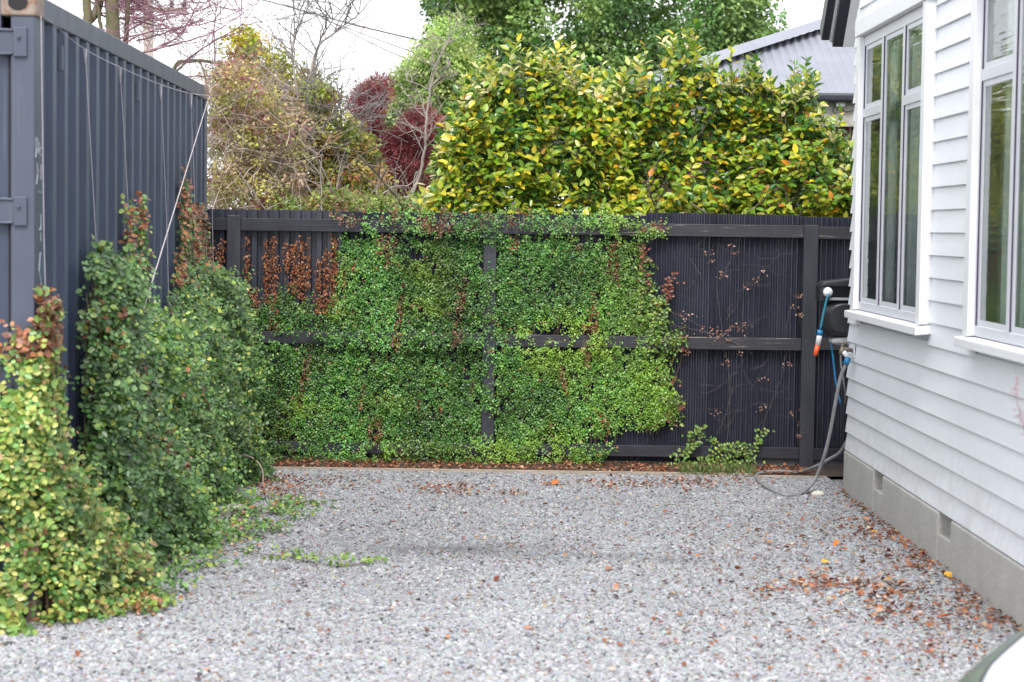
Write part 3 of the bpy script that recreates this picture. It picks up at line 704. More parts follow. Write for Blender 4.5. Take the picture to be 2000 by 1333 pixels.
# main belly
secs = []
for t in np.linspace(0, 1, 9):
    y = RY - .11 + .26 * t; b2 = math.sin(math.pi * min(1, .12 + t * .95)) ** .35
    secs.append(sq_section(cxr, (pt_ + pb) / 2, .205 * b2, (pt_ - pb) / 2 * b2, y, 32, 2.9))
o = loft(secs, 'reel_body', PLASTIC_BLACK, reel)
for p_ in o.data.polygons: p_.use_smooth = len(p_.vertices) == 4
zt0, zt1 = atY(1625, 560, RY)[2], atY(1640, 547, RY)[2]
w = MB(); P = [(cxr - .225, RY - .10, zt0 - .0), (cxr - .20, RY - .10, zt0 + .035), (cxr + .02, RY - .10, zt1 + .012), (cxr + .21, RY - .10, zt1), (cxr + .225, RY - .10, zt0)]
w.prism(P, (0, 0, 0), (0, .25, 0)); bevel(w.build('top_cover', PLASTIC_BLACK, reel), .012, 3)
w = MB(); w.box((cxr - .225, RY - .09, pt_ - .02), (cxr - .19, RY + .13, zt0 + .0005)); w.box((cxr + .19, RY - .09, pt_ - .02), (cxr + .225, RY + .13, zt0 + .0005)); w.box((cxr - .19, RY + .06, pt_ - .03), (cxr + .19, RY + .12, zt0)); w.build('slot_frame', PLASTIC_BLACK, reel)
w = MB(); w.box((cxr - .16, RY - .118, pt_ - .016), (cxr + .17, RY - .06, pt_ + .004)); bevel(w.build('front_lip', PLASTIC_GREY, reel), .006)
secs = [sq_section(cxr + .03, pb - .02, .17 * q, .035 * q, y, 24, 2.4) for q, y in ((.6, RY - .10), (.95, RY - .07), (1, RY + .02), (.9, RY + .1))]
loft(secs, 'base_tray', PLASTIC_GREY, reel)
w = MB(); w.box((cxr + .1, RY - .3, 1.1), (cxr + .14, RY - .0, 1.6)); w.build('wall_bracket', PLASTIC_GREY, reel)
# white stopper ball, blue hose, connector and orange nozzle
bc = atY(1617, 571, RY - .13); secs = []
bm_pts = [bc + np.array([0, 0, 0])]
w = MB()
for i in range(6):
    pass
ang = np.linspace(0, np.pi, 7); V = []; 
prof = [(bc + np.array([0, 0, .036 * math.cos(a)]), max(.036 * math.sin(a), .002)) for a in ang]
w.tube([p for p, _ in prof], [r for _, r in prof], 14); w.build('hose_stopper', PLASTIC_WHITE, reel, smooth=True)
h0 = bc + np.array([0, -.03, -.01]); h1 = atY(1611, 600, RY - .16); h2 = atY(1602, 645, RY - .15)
w = MB(); w.tube(smooth_path([h0, h1, h2], 6), .0085, 8); w.build('lead_hose', PLASTIC_TEAL, reel, smooth=True)
n1 = atY(1600, 660, RY - .15); n2 = atY(1595, 680, RY - .15); n3 = atY(1592, 695, RY - .15)
w = MB(); w.tube([h2, h2 + (n1 - h2) * .7], [.021, .022], 10); w.build('hose_connector', PLASTIC_BLUE, reel, smooth=True)
w = MB(); w.tube([h2 + (n1 - h2) * .7, n1, atY(1597, 675, RY - .15)], [.020, .021, .017], 10); w.build('nozzle_body', PLASTIC_WHITE, reel, smooth=True)
w = MB(); w.tube([atY(1597, 675, RY - .15), n3], [.0175, .0165], 10); w.build('nozzle_tip', PLASTIC_ORANGE, reel, smooth=True)
w = MB(); w.tube(smooth_path([atY(1623, 668, RY), atY(1627, 700, RY), atY(1633, 750, RY), atY(1642, 790, RY)], 5), .007, 6); w.build('feed_hose', PLASTIC_BLUE, reel, smooth=True)
w = MB(); w.tube(smooth_path([atY(1646, 670, RY - .1), atY(1642, 705, RY - .1), atY(1650, 760, RY - .1), (2.46, 14.6, .6)], 5), .007, 6); w.build('drain_hose', HOSE, reel, smooth=True)

# ------------------------------------------------------------------ neighbour's house
nb = thing('neighbour_house', (4.5, 22, 0), 'neighbouring brick house with pale grey corrugated iron roof behind the hedge', 'house')
EY, EZ, SL = 20.0, atY(1635, 181, 20.0)[2], .456
rn = unit(np.array([0, -SL, 1.0]))
hpA = onplane(1398, 122, (0, EY, EZ), rn); hpB = onplane(1622, 50, (0, EY, EZ), rn)
hv = hpB - hpA; tE = (EZ - hpA[2]) / hv[2]; hE = hpA + hv * tE; hT = hpA + hv * 3.2
ROOF = simple('pale_grey_roofing_iron', (.215, .225, .265), .5, var=.08, scale=3, bmp=.05)
xr = 9.0; pit = .09; mb = MB(); VV = []; Fs = []; xs2 = np.arange(hE[0], xr, pit / 6)
for i, x in enumerate(xs2):
    ridx = .011 * math.cos(2 * math.pi * x / pit)
    # length of this rib up to the hip line
    t = (x - hE[0]) / (hT[0] - hE[0]); yT = hE[1] + (hT[1] - hE[1]) * min(t, 1)
    VV += [(x, EY - .04, EZ - .04 * SL + ridx), (x, yT, EZ + (yT - EY) * SL + ridx)]
mb.add(VV, [(2 * i, 2 * i + 2, 2 * i + 3, 2 * i + 1) for i in range(len(xs2) - 1)]); rf = mb.build('roof', ROOF, nb, smooth=True)
mb = MB(); hh = [hE + (hT - hE) * t + np.array([0, 0, .05]) for t in (0, 1)]
side = unit(np.cross(hv, [0, 0, 1.]))
P = [hh[0] + side * .16 + (0, 0, -.02), hh[0] + side * .03 + (0, 0, .05), hh[0] - side * .03 + (0, 0, .05), hh[0] - side * .2 + (0, 0, -.06)]
mb.prism(P, hh[0], hh[1]); mb.build('hip_cap', ROOF, rf)
# far hip face
mb = MB(); mb.add([hE, hT, (hT[0], hT[1] + 5, hT[2]), (hE[0], hT[1] + 8, EZ)], [(0, 1, 2, 3)]); mb.build('roof', ROOF, nb)
mb = MB(); mb.box((hE[0] + .1, EY - .14, EZ - .105), (xr, EY - .03, EZ - .012)); bevel(mb.build('gutter', DARKMETAL, nb), .03, 4)
mb = MB(); mb.box((hE[0] + .15, EY - .02, EZ - .33), (xr, EY + .06, EZ - .03)); mb.build('fascia', simple('cream_fascia', (.42, .41, .36), .6), nb)
BRICK, bnt, bb, _ = newmat('red_brick'); bt = N(bnt, 'ShaderNodeTexBrick', Scale=4.0); bt.inputs['Color1'].default_value = (.10, .03, .025, 1); bt.inputs['Color2'].default_value = (.14, .045, .035, 1); bt.inputs['Mortar'].default_value = (.2, .18, .16, 1)
bcd = coords(bnt); mp = bcd.node; mp.inputs['Rotation'].default_value = (math.radians(90), 0, 0); bnt.links.new(bcd, bt.inputs['Vector']); bnt.links.new(bt.outputs['Color'], bb.inputs['Base Color']); bb.inputs['Roughness'].default_value = .9
mb = MB(); mb.box((hE[0] + .5, EY + .1, 0), (xr, EY + .3, EZ - .33)); mb.box((hE[0] + .5, EY + .3, 0), (hE[0] + .7, EY + 7, EZ - .33)); mb.build('wall', BRICK, nb)
fbx = atY(1641, 201, EY - .05); mb = MB(); mb.box((-.045, -.03, -.04), (.045, .03, .04), at=fbx); mb.tube([fbx + (0, 0, -.04), fbx + (0, -.01, -.07)], .02, 8); bevel(mb.build('junction_box', PLASTIC_WHITE, nb), .005)
mb = MB(); mb.tube(smooth_path([atY(1638, 208, EY - .06), atY(1632, 222, EY - .06), atY(1626, 216, EY - .06), atY(1632, 204, EY - .06)], 5), .005, 5); mb.tube(smooth_path([atY(1645, 215, EY - .05), atY(1655, 219, EY - .05), atY(1670, 215, EY - .05)], 5), .005, 5); mb.build('cable', DARKMETAL, nb)

# ------------------------------------------------------------------ power pole and lines
pb_ = atY(290, 20, 42.); pole = thing('power_pole', (pb_[0], 42, 0), 'grey timber power pole with a crossarm beyond the container', 'pole')
PW = simple('pole_timber', (.38, .33, .29), .9, var=.2, scale=3, bmp=.3)
mb = MB(); mb.tube([(pb_[0], 42, 0), (pb_[0], 42, pb_[2] + .9)], [.14, .10], 10); mb.build('pole_shaft', PW, pole, smooth=True)
mb = MB(); a = atY(235, 20, 42); b_ = atY(368, 22, 42); mb.box((a[0], 41.86, a[2] - .05), (b_[0], 41.9, a[2] + .05)); mb.build('crossarm', PW, pole)
for px in (243, 270, 335, 360):
    q = atY(px, 14, 41.88); mb = MB(); mb.tube([(q[0], 41.88, a[2] + .05), (q[0], 41.88, a[2] + .12), (q[0], 41.88, a[2] + .2)], [.03, .055, .03], 8); mb.build('insulator', DARKMETAL, pole, smooth=True)
PLM = simple('power_cable', (.02, .02, .025), .6, bmp=0)
for pts, lab, r in (([(420, -22), (520, 2), (690, 48), (830, 82), (930, 106), (1060, 125)], 'thickest of the three black overhead power cables, running highest', .014),
                    ([(470, -25), (560, 10), (690, 60), (800, 100), (880, 128), (1000, 158)], 'middle one of the three thin overhead power cables', .009),
                    ([(500, -40), (590, 12), (700, 72), (800, 118), (880, 148), (1000, 185)], 'lowest of the three thin overhead power cables', .009)):
    P = smooth_path([atY(x, y, 40 - (x - 420) / 640 * 14) for x, y in pts], 5); mb = MB(); mb.tube(P, r, 5)
    tag(mb.build('power_line', PLM, smooth=True), lab, 'power line', 'overhead power lines')

# ================================================================== PLANTS
def walk(start, d, length, seg, wander, grav=0., up=None):
    P = [np.array(start, float)]; d = unit(np.array(d, float)); n = max(2, int(length / seg))
    for i in range(n):
        d = unit(d + RS.normal(size=3) * wander + np.array([0, 0, grav])); P.append(P[-1] + d * (length / n))
    return np.array(P)
def grow(mb, start, d, length, r, lvl, maxl, tips, kids=(3, 5), wander=.16, grav=.02, spread=.8, ratio=.62, sides=6, tmin=.3, rmin=.002, col=None):
    P = walk(start, d, length, max(.08, length / 7), wander, grav)
    n = len(P); rr = r * np.linspace(1, .55 if lvl < maxl else .3, n)
    mb.tube(P, np.maximum(rr, rmin), max(3, sides - lvl), cap=False, col=col); tips.append((P, lvl))
    if lvl >= maxl: return
    for k in range(RS.randint(kids[0], kids[1] + 1)):
        t = RS.uniform(tmin, 1); i = min(n - 2, int(t * (n - 1))); base = P[i] + (P[i + 1] - P[i]) * (t * (n - 1) - i)
        dd = unit(P[i + 1] - P[i]) + RS.normal(size=3) * spread * np.array([1, .8, .8])
        grow(mb, base, dd, length * ratio * RS.uniform(.7, 1.2), rr[i] * .6, lvl + 1, maxl, tips, kids, wander * 1.15, grav, spread, ratio, sides, tmin, rmin, col)

# ---- camellias behind the fence
TOP = np.array([(838, 330), (850, 290), (868, 255), (890, 190), (925, 135), (965, 95), (1000, 82), (1040, 92), (1080, 98), (1130, 112), (1180, 132), (1215, 138), (1245, 112), (1290, 72), (1340, 42), (1362, 78), (1385, 125), (1420, 128), (1448, 118), (1480, 112), (1500, 145), (1522, 178), (1550, 150), (1568, 128), (1590, 170), (1615, 215), (1640, 262), (1665, 300), (1700, 330)])
CAMP = [(.25, .38, .035), (.15, .28, .03), (.42, .46, .045), (.60, .50, .035), (.64, .38, .025), (.64, .24, .02), (.06, .15, .03)]
def camellia(px0, px1, w, label, yc=16.75):
    x0, x1 = atY(px0, 300, yc)[0], atY(px1, 300, yc)[0]; cx = (x0 + x1) / 2
    t = thing('camellia_bush', (cx, yc + .1, 0), label, 'bush', 'camellia bushes behind the fence')
    base = np.array([cx, yc + .1, 0])
    mb = MB(); tips = []
    for k in range(5):
        grow(mb, base + (RS.uniform(-.08, .08), RS.uniform(-.05, .05), 0), (RS.uniform(-.35, .35), RS.uniform(-.3, .1), 1), 2.1, .032, 0, 2, tips, (3, 5), .10, .02, .6, .5)
    mb.build('trunk', BARK, t)
    # shoots reach the envelope
    P, A, Nn, L = [], [], [], []; sm = MB()
    ns = int(900 * (x1 - x0) / 1.5)
    for k in range(ns):
        x = RS.uniform(x0 - .05, x1 + .05); pxx = proj(np.array([x, yc, 2.5]))[0]; ytop = np.interp(pxx, TOP[:, 0], TOP[:, 1])
        ztop = atY(pxx, ytop, yc)[2]; u = RS.uniform(0, 1) ** 1.1
        if vnoise(np.array([[x * 1.0, u * 1.6]]), 4.2, 91)[0] < .27 and .25 < u < .88 and RS.uniform() < .3: continue
        z = 1.75 + (ztop - 1.75) * (u ** .8); dep = .62 * math.sqrt(max(0.05, 1 - ((z - 1.75) / (ztop - 1.75 + .01)) ** 2.5)) + .05
        y = yc - dep * (.55 + .6 * vnoise(np.array([[x, u * 1.8]]), 2.6, 92)[0]) * RS.uniform(.5, 1.05) if RS.uniform() < .72 else yc + dep * RS.uniform(-.4, .6)
        istop = u > .9
        if istop: z += RS.uniform(-.03, .15) * RS.uniform(0, 1); y = yc + RS.uniform(-.35, .25)
        d = unit(np.array([(x - cx) * .35 + RS.normal() * .3, (-.75 if not istop else -.1) + RS.normal() * .25, (1.7 if istop else .45) + RS.uniform(-.2, .7)]))
        ln = RS.uniform(.16, .30) * (1.0 if not istop else 1.2); tipz = np.array([x, y, z]); st = tipz - d * ln
        path = walk(st, d, ln, .05, .08, .03); sm.tube(path, np.linspace(.0035, .0015, len(path)), 3, cap=False)
        nl = RS.randint(9, 14)
        for j in range(nl):
            tt = j / nl; i = min(len(path) - 2, int(tt * (len(path) - 1))); p = path[i] + (path[i + 1] - path[i]) * (tt * (len(path) - 1) - i)
            phi = j * 2.4 + RS.uniform(-.4, .4); dd = unit(path[i + 1] - path[i]); e1 = unit(np.cross(dd, [.3, .2, 1])); e2 = np.cross(dd, e1)
            rad = e1 * math.cos(phi) + e2 * math.sin(phi)
            a = unit(rad + dd * (.35 + .5 * tt) + np.array([0, -.2, -.42 + (.55 if istop else 0) + RS.normal() * .18])); nn = unit(dd * 1.0 + np.array([0, -.35, .45]) + RS.normal(size=3) * .35)
            P.append(p + rad * .006); A.append(a); Nn.append(nn); L.append(RS.uniform(.056, .092))
    sm.build('twigs', simple('camellia_twig', (.16, .11, .07), .8, bmp=0) if 'camellia_twig' not in bpy.data.materials else bpy.data.materials['camellia_twig'], t)['kind'] = 'stuff'
    P = np.array(P); A = np.array(A); Nn = np.array(Nn); L = np.array(L); n = len(P)
    C = pick_col(CAMP, w, n, .2)
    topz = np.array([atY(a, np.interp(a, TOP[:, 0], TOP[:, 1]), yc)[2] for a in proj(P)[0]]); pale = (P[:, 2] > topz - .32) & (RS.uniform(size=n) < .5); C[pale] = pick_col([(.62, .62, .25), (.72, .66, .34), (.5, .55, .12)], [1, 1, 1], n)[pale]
    # colours drift in patches: yellow outside, darker green deeper in
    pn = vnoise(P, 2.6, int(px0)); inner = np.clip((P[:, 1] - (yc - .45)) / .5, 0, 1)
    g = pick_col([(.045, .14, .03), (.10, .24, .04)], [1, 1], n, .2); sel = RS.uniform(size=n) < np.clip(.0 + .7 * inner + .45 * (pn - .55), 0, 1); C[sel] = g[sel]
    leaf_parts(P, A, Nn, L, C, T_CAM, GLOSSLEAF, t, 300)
camellia(850, 1215, [.34, .17, .27, .19, .03, .005, .04], 'left end camellia bush with bright yellow-green glossy leaves')
camellia(1205, 1440, [.36, .20, .22, .15, .045, .02, .05], 'tallest pointed camellia bush in the middle of the hedge')
camellia(1425, 1675, [.33, .19, .22, .14, .06, .03, .05], 'right end camellia bush with orange-tinged leaves beside the house')

# ---- generic leaf crown
def crown_leaves(cents, rads, per, size, pal, w, tpl=T_QUAD, mat=FARLEAF, parent=None, outward=None, name='crown', droop=-.2, jit=.25, az=None):
    P = []; A = []; Nn = []; C = []
    cents = np.array(cents); n = len(cents) * per
    cc = np.repeat(cents, per, 0); rr = np.repeat(np.broadcast_to(np.array(rads, float), (len(cents),)), per)
    d = rnd_dirs(n); P = cc + d * (rr * RS.uniform(.25, 1, n) ** .6)[:, None] * np.array([1, 1, .8])
    A = unit(d * .7 + RS.normal(size=(n, 3)) * .6 + np.array([0, -.2, droop])); Nn = unit(d * .5 + np.array([0, -.4, .8]) + RS.normal(size=(n, 3)) * .5)
    cl = pick_col(pal, w, len(cents), .22); C = np.repeat(cl, per, 0) * (1 + RS.uniform(-jit, jit, (n, 1)))
    return leaves_obj(name, P, A, Nn, RS.uniform(.7, 1.25, n) * size, np.clip(C, 0, .9), tpl, mat, parent, None)
def poly_clumps(poly, Y, n, dY, rmin=0):
    poly = np.array(poly, float); x0, y0 = poly.min(0); x1, y1 = poly.max(0); out = []
    while len(out) < n:
        x = RS.uniform(x0, x1, 200); y = RS.uniform(y0, y1, 200); ok = in_poly(x, y, poly)
        for a, b_ in zip(x[ok], y[ok]): out.append(atY(a, b_, Y + RS.uniform(-dY, dY)))
    return out[:n]

# big green tree
t = thing('evergreen_tree', (1.6, 33, 0), 'huge dark green leafy tree rising behind the camellia hedge', 'tree')
mb = MB(); tips = []; grow(mb, (1.6, 33, 0), (0, 0, 1), 3.2, .28, 0, 3, tips, (4, 6), .08, .03, .55, .62, 8); mb.build('trunk', BARK, t, smooth=True)
cl = poly_clumps([(840, -140), (850, 40), (832, 70), (860, 130), (880, 180), (900, 330), (1400, 330), (1440, 150), (1500, 120), (1512, 60), (1490, 10), (1500, -140)], 33, 520, 1.3)
crown_leaves(cl, RS.uniform(.22, .5, len(cl)), 190, .082, [(.12, .23, .075), (.19, .31, .10), (.29, .40, .13), (.06, .13, .045)], [.28, .35, .25, .12], parent=t)
t = thing('feathery_tree', (-1.6, 28, 0), 'lighter feathery green tree left of the camellias behind red shrubs', 'tree')
mb = MB(); tips = []; grow(mb, (-1.2, 28, 0), (0, 0, 1), 2.2, .16, 0, 3, tips, (4, 5), .08, .03, .6, .6, 8); mb.build('trunk', BARK, t, smooth=True)
cl = poly_clumps([(880, 35), (842, 70), (818, 108), (788, 138), (758, 165), (735, 195), (715, 260), (725, 400), (960, 400), (960, 170), (900, 60)], 28, 480, .8)
crown_leaves(cl, RS.uniform(.14, .30, len(cl)), 150, .052, [(.22, .34, .10), (.31, .42, .13), (.40, .49, .17), (.12, .21, .07)], [.3, .35, .2, .15], T_QUAD, parent=t, droop=-.5)
# red shrubs
REDP = [(.22, .045, .065), (.32, .08, .105), (.14, .03, .045), (.20, .09, .06)]
for poly, lab, n in (([(693, 185), (705, 172), (722, 175), (740, 155), (756, 160), (752, 190), (740, 215), (725, 280), (705, 285), (695, 230)], 'upright crimson shrub standing higher, against the sky', 85),
                     ([(790, 228), (820, 220), (852, 225), (858, 260), (845, 300), (830, 390), (740, 400), (722, 330), (728, 290), (760, 270), (785, 262)], 'broad crimson bush low beside the bare sapling', 170)):
    c = np.mean([atY(x, y, 22.5) for x, y in poly], 0); t = thing('crimson_shrub', (c[0], 22.5, 0), lab, 'shrub', 'crimson leaved shrubs')
    mb = MB(); tips = []
    for k in range(5): grow(mb, (c[0] + RS.uniform(-.05, .05), 22.5, 0), (RS.uniform(-.2, .2), 0, 1), 2.2, .03, 0, 2, tips, (3, 5), .08, .05, .5, .45)
    mb.build('stems', PINKBARK, t)
    cl = poly_clumps(poly, 22.5, n, .3); crown_leaves(cl, .13, 190, .05, REDP, [.4, .3, .2, .1], T_THIN, FARLEAF, t, droop=.5)
# thicket at the left: shrubs with tangled twigs
def shrub(name, label, cx_px, Y, poly, nclump, per, size, pal, w, twig_mat, ntw, tw_r=.006, tw_len=.9, cat='shrub', rad=.12, up=.5):
    c = atY(cx_px, 400, Y); t = thing(name, (c[0], Y, 0), label, cat)
    mb = MB(); tips = []
    for k in range(5): grow(mb, (c[0] + RS.uniform(-.15, .15), Y + RS.uniform(-.1, .1), 0), (RS.uniform(-.35, .35), RS.uniform(-.1, .1), 1), 2.0, .022, 0, 2, tips, (3, 5), .10, .03, .6, .5)
    mb.build('stems', twig_mat, t)
    pts = poly_clumps(poly, Y, ntw, .45); mb = MB()
    for p in pts:
        d = np.array([RS.normal() * .8, RS.normal() * .4, up + RS.normal() * .5]); P = walk(p - unit(d) * tw_len * .4, d, tw_len * RS.uniform(.5, 1.1), .1, .16, 0)
        mb.tube(P, np.linspace(tw_r, tw_r * .35, len(P)) * RS.uniform(.5, 1.2), 3, cap=False)
    o = mb.build('twigs', twig_mat, t); o['kind'] = 'stuff'
    cl = poly_clumps(poly, Y, nclump, .4); crown_leaves(cl, RS.uniform(.6, 1.3, len(cl)) * rad, per, size, pal, w, T_QUAD, FARLEAF, t, name='crown', jit=.35)
YG = [(.50, .47, .04), (.32, .40, .05), (.55, .38, .04), (.18, .24, .05), (.38, .22, .07)]
shrub('golden_shrub', 'tall golden and olive leaved shrub beside the far container corner', 500, 18.6, [(440, 75), (470, 60), (520, 85), (570, 120), (600, 160), (600, 300), (470, 330), (425, 240), (455, 150)], 150, 60, .045, YG, [.28, .22, .15, .25, .1], PALEBARK, 110, .006, .8, rad=.14)
shrub('tangled_shrub', 'tangle of bare pinkish twigs against the far container edge', 450, 17.3, [(412, 150), (445, 110), (520, 150), (590, 230), (580, 400), (412, 412)], 190, 45, .036, [(.46, .34, .24), (.46, .17, .24), (.36, .33, .12), (.50, .46, .14)], [.35, .12, .33, .2], simple('tangle_twig', (.36, .29, .25), .8, bmp=0), 520, .0042, .7)
shrub('autumn_shrub', 'rust and olive leaved shrub behind the fence, left of the crimson bush', 600, 18.0, [(540, 250), (600, 150), (640, 170), (680, 235), (720, 280), (760, 370), (770, 412), (540, 412)], 240, 60, .042, [(.42, .38, .12), (.27, .33, .08), (.42, .22, .10), (.50, .52, .10), (.16, .22, .06)], [.26, .28, .18, .14, .14], PALEBARK, 230, .005, .6)
shrub('low_hedge_plants', 'low bright green undergrowth showing just over the fence top', 700, 16.9, [(520, 400), (600, 392), (650, 378), (760, 390), (850, 396), (860, 415), (520, 415)], 60, 50, .04, [(.17, .25, .07), (.28, .33, .09), (.32, .20, .10)], [.45, .25, .3], PALEBARK, 60, .004, .4)
bpy.data.objects['low_hedge_plants'].name = 'undergrowth_shrub'
shrub('olive_shrub', 'dull olive shrub filling behind the golden one', 560, 20.5, [(412, 190), (470, 120), (560, 150), (640, 160), (690, 300), (700, 412), (412, 412)], 120, 60, .05, [(.26, .31, .10), (.38, .38, .14), (.36, .24, .13)], [.5, .3, .2], BARK, 60, .006, .7)

# lichen-grey tree with bare crown
t = thing('lichen_tree', (atY(640, 400, 17.6)[0], 17.6, 0), 'leafless pale lichen-covered multi-stemmed tree above the fence', 'tree')
def px_branch(mb, pts, Y, r0, r1, jit=.01, dY=0., sides=7):
    P = smooth_path([atY(x, y, Y + dY * i) for i, (x, y) in enumerate(pts)], 6); P += RS.normal(size=P.shape) * jit * .3
    mb.tube(P, np.linspace(r0, r1, len(P)), sides, cap=False); return P
mains = [([(655, 640), (640, 430), (612, 330), (592, 270), (580, 180), (572, 110), (575, 60)], .020, .007), ([(640, 620), (645, 410), (636, 350), (628, 290), (618, 200), (612, 140), (625, 80), (650, 40)], .019, .006),
         ([(648, 600), (656, 400), (668, 340), (660, 300), (672, 270), (650, 240)], .022, .010), ([(625, 420), (616, 330), (608, 270), (600, 200), (618, 100), (660, 60), (700, 30)], .018, .006),
         ([(640, 440), (600, 400), (560, 360), (510, 310), (470, 260), (430, 210)], .016, .006)]
mb = MB(); tw = MB()
for pts, r0, r1 in mains:
    P = px_branch(mb, pts, 17.6 + RS.uniform(-.25, .25), r0, r1)
    for k in range(15):
        i = RS.randint(len(P) // 3, len(P) - 1); tl = []
        grow(tw, P[i], (RS.normal() * .7, RS.normal() * .3, .5 + RS.uniform(0, .6)), .55, .006, 0, 2, tl, (2, 4), .22, .02, .8, .6, 5, rmin=.0018)
    tl = []; 
    for k in range(3): grow(tw, P[-1], (RS.normal() * .5 + .25, RS.normal() * .2, .8), .42, .006, 0, 3, tl, (2, 4), .2, .02, .8, .65, 5, rmin=.0018)
mb.build('trunk', PALEBARK, t, smooth=True); tw.build('twigs', simple('grey_twig', (.20, .185, .18), .8, bmp=0), t)['kind'] = 'stuff'
# bare sapling
t = thing('bare_sapling', (atY(812, 405, 16.9)[0], 16.9, 0), 'thin bare sapling with a leaning pale stem in front of the crimson bush', 'tree')
mb = MB(); P = px_branch(mb, [(780, 640), (803, 405), (818, 350), (830, 290), (832, 240), (838, 185), (850, 140), (865, 100), (890, 72)], 16.9, .017, .005)
px_branch(mb, [(815, 400), (845, 375), (870, 350), (890, 330)], 16.9, .016, .008); px_branch(mb, [(770, 395), (800, 380), (812, 350), (820, 330)], 16.95, .010, .005)
px_branch(mb, [(700, 410), (740, 385), (770, 365), (800, 362), (815, 335)], 17.0, .010, .005); mb.build('trunk', PALEBARK, t, smooth=True)
tw = MB()
for k in range(26):
    i = RS.randint(len(P) // 3, len(P)); tl = []; grow(tw, P[i], (RS.normal() * .8, RS.normal() * .3, .6), .26, .005, 0, 2, tl, (2, 4), .22, .02, .9, .65, 5, rmin=.0018)
tw.build('twigs', PALEBARK, t)['kind'] = 'stuff'
# plum tree with thick stems behind the container
t = thing('plum_tree', (-4.1, 19.0, 0), 'bare plum tree with pinkish arching twigs and mossy stems behind the container', 'tree')
mb = MB(); tw = MB()
Ps = []
for pts, r0, r1, mt in (([(225, 400), (228, 200), (222, 80), (218, -20), (215, -120)], .085, .05, 0), ([(150, 200), (165, 60), (190, 20), (205, -60)], .055, .035, 0), ([(165, 100), (172, 30), (160, -60)], .05, .035, 0), ([(240, 200), (246, 80), (250, -10), (255, -90)], .026, .02, 0),
                       ([(206, 110), (196, 50), (190, 10), (170, -40)], .02, .012, 0), ([(330, 240), (340, 135), (375, 120), (420, 122), (470, 128), (510, 150)], .022, .010, 0), ([(345, 140), (370, 118), (392, 125), (402, 160), (408, 200)], .012, .006, 0)):
    P = px_branch(mb, pts, 18.6 + RS.uniform(-.3, .3), r0, r1); Ps.append(P)
mb.build('trunk', MOSSBARK, t, smooth=True)
arcs = [[(230, 90), (300, 60), (380, 50), (450, 30), (520, -10)], [(260, 110), (330, 90), (400, 70), (440, 50), (505, 5)], [(345, 130), (420, 80), (470, 50), (500, 10)], [(400, 180), (430, 190), (480, 205), (560, 235), (640, 260), (700, 262)], [(415, 190), (450, 170), (520, 180), (600, 185), (660, 150), (665, 110)],
        [(240, 80), (260, 40), (290, 10), (320, -30)], [(270, 80), (340, 60), (400, 40), (460, 60)], [(300, 100), (350, 70), (380, 20), (400, -20)], [(420, 120), (418, 60), (425, 0)], [(250, 60), (310, 30), (380, 25), (430, 0)], [(350, 150), (420, 150), (500, 160), (560, 185)]]
for pts in arcs:
    P = px_branch(tw, pts, 17.9 + RS.uniform(-.6, .6), .009, .003, sides=5)
    for k in range(11):
        i = RS.randint(2, len(P)); tl = []; grow(tw, P[i], (RS.normal() * .8, RS.normal() * .3, .35 + RS.normal() * .5), .36, .0042, 0, 2, tl, (1, 3), .2, .0, .8, .62, 5, rmin=.0016)
for P in Ps[:5]:
    for k in range(12):
        i = RS.randint(len(P) // 2, len(P)); tl = []; grow(tw, P[i], (abs(RS.normal()) * .8, RS.normal() * .3, .2 + RS.normal() * .4), .6, .007, 0, 2, tl, (2, 4), .2, .0, .8, .62, 5, rmin=.002)
tw.build('twigs', PINKBARK, t)['kind'] = 'stuff'

# ------------------------------------------------------------------ creepers
GRN = [(.085, .235, .04), (.13, .31, .05), (.055, .165, .035), (.21, .38, .05), (.10, .25, .08)]
def runner(P0, d, ln, step, sizes, plane_n, grav=-.05, wander=.12):
    """a shoot with alternate leaves either side"""
    n = max(2, int(ln / step)); P = []; A = []; Nn = []; L = []
    p = np.array(P0, float); d = unit(np.array(d, float))
    for i in range(n):
        d = unit(d + RS.normal(size=3) * wander + np.array([0, 0, grav])); p = p + d * step
        side = unit(np.cross(d, plane_n)) * (1 if i % 2 else -1)
        A.append(unit(side + d * .55 + RS.normal(size=3) * .30)); Nn.append(unit(plane_n + RS.normal(size=3) * .42)); P.append(p.copy()); L.append(RS.uniform(*sizes) * (1 - .3 * i / n) * RS.choice([.7, 1., 1.12]))
    return P, A, Nn, L
def creeper_from(starts, dirs, norms, lens, sizes, step=.022):
    P, A, Nn, L = [], [], [], []
    for s, d, nn, l in zip(starts, dirs, norms, lens):
        a, b_, c, e = runner(s, d, l, step, sizes, nn); P += a; A += b_; Nn += c; L += e
    return np.array(P), np.array(A), np.array(Nn), np.array(L)

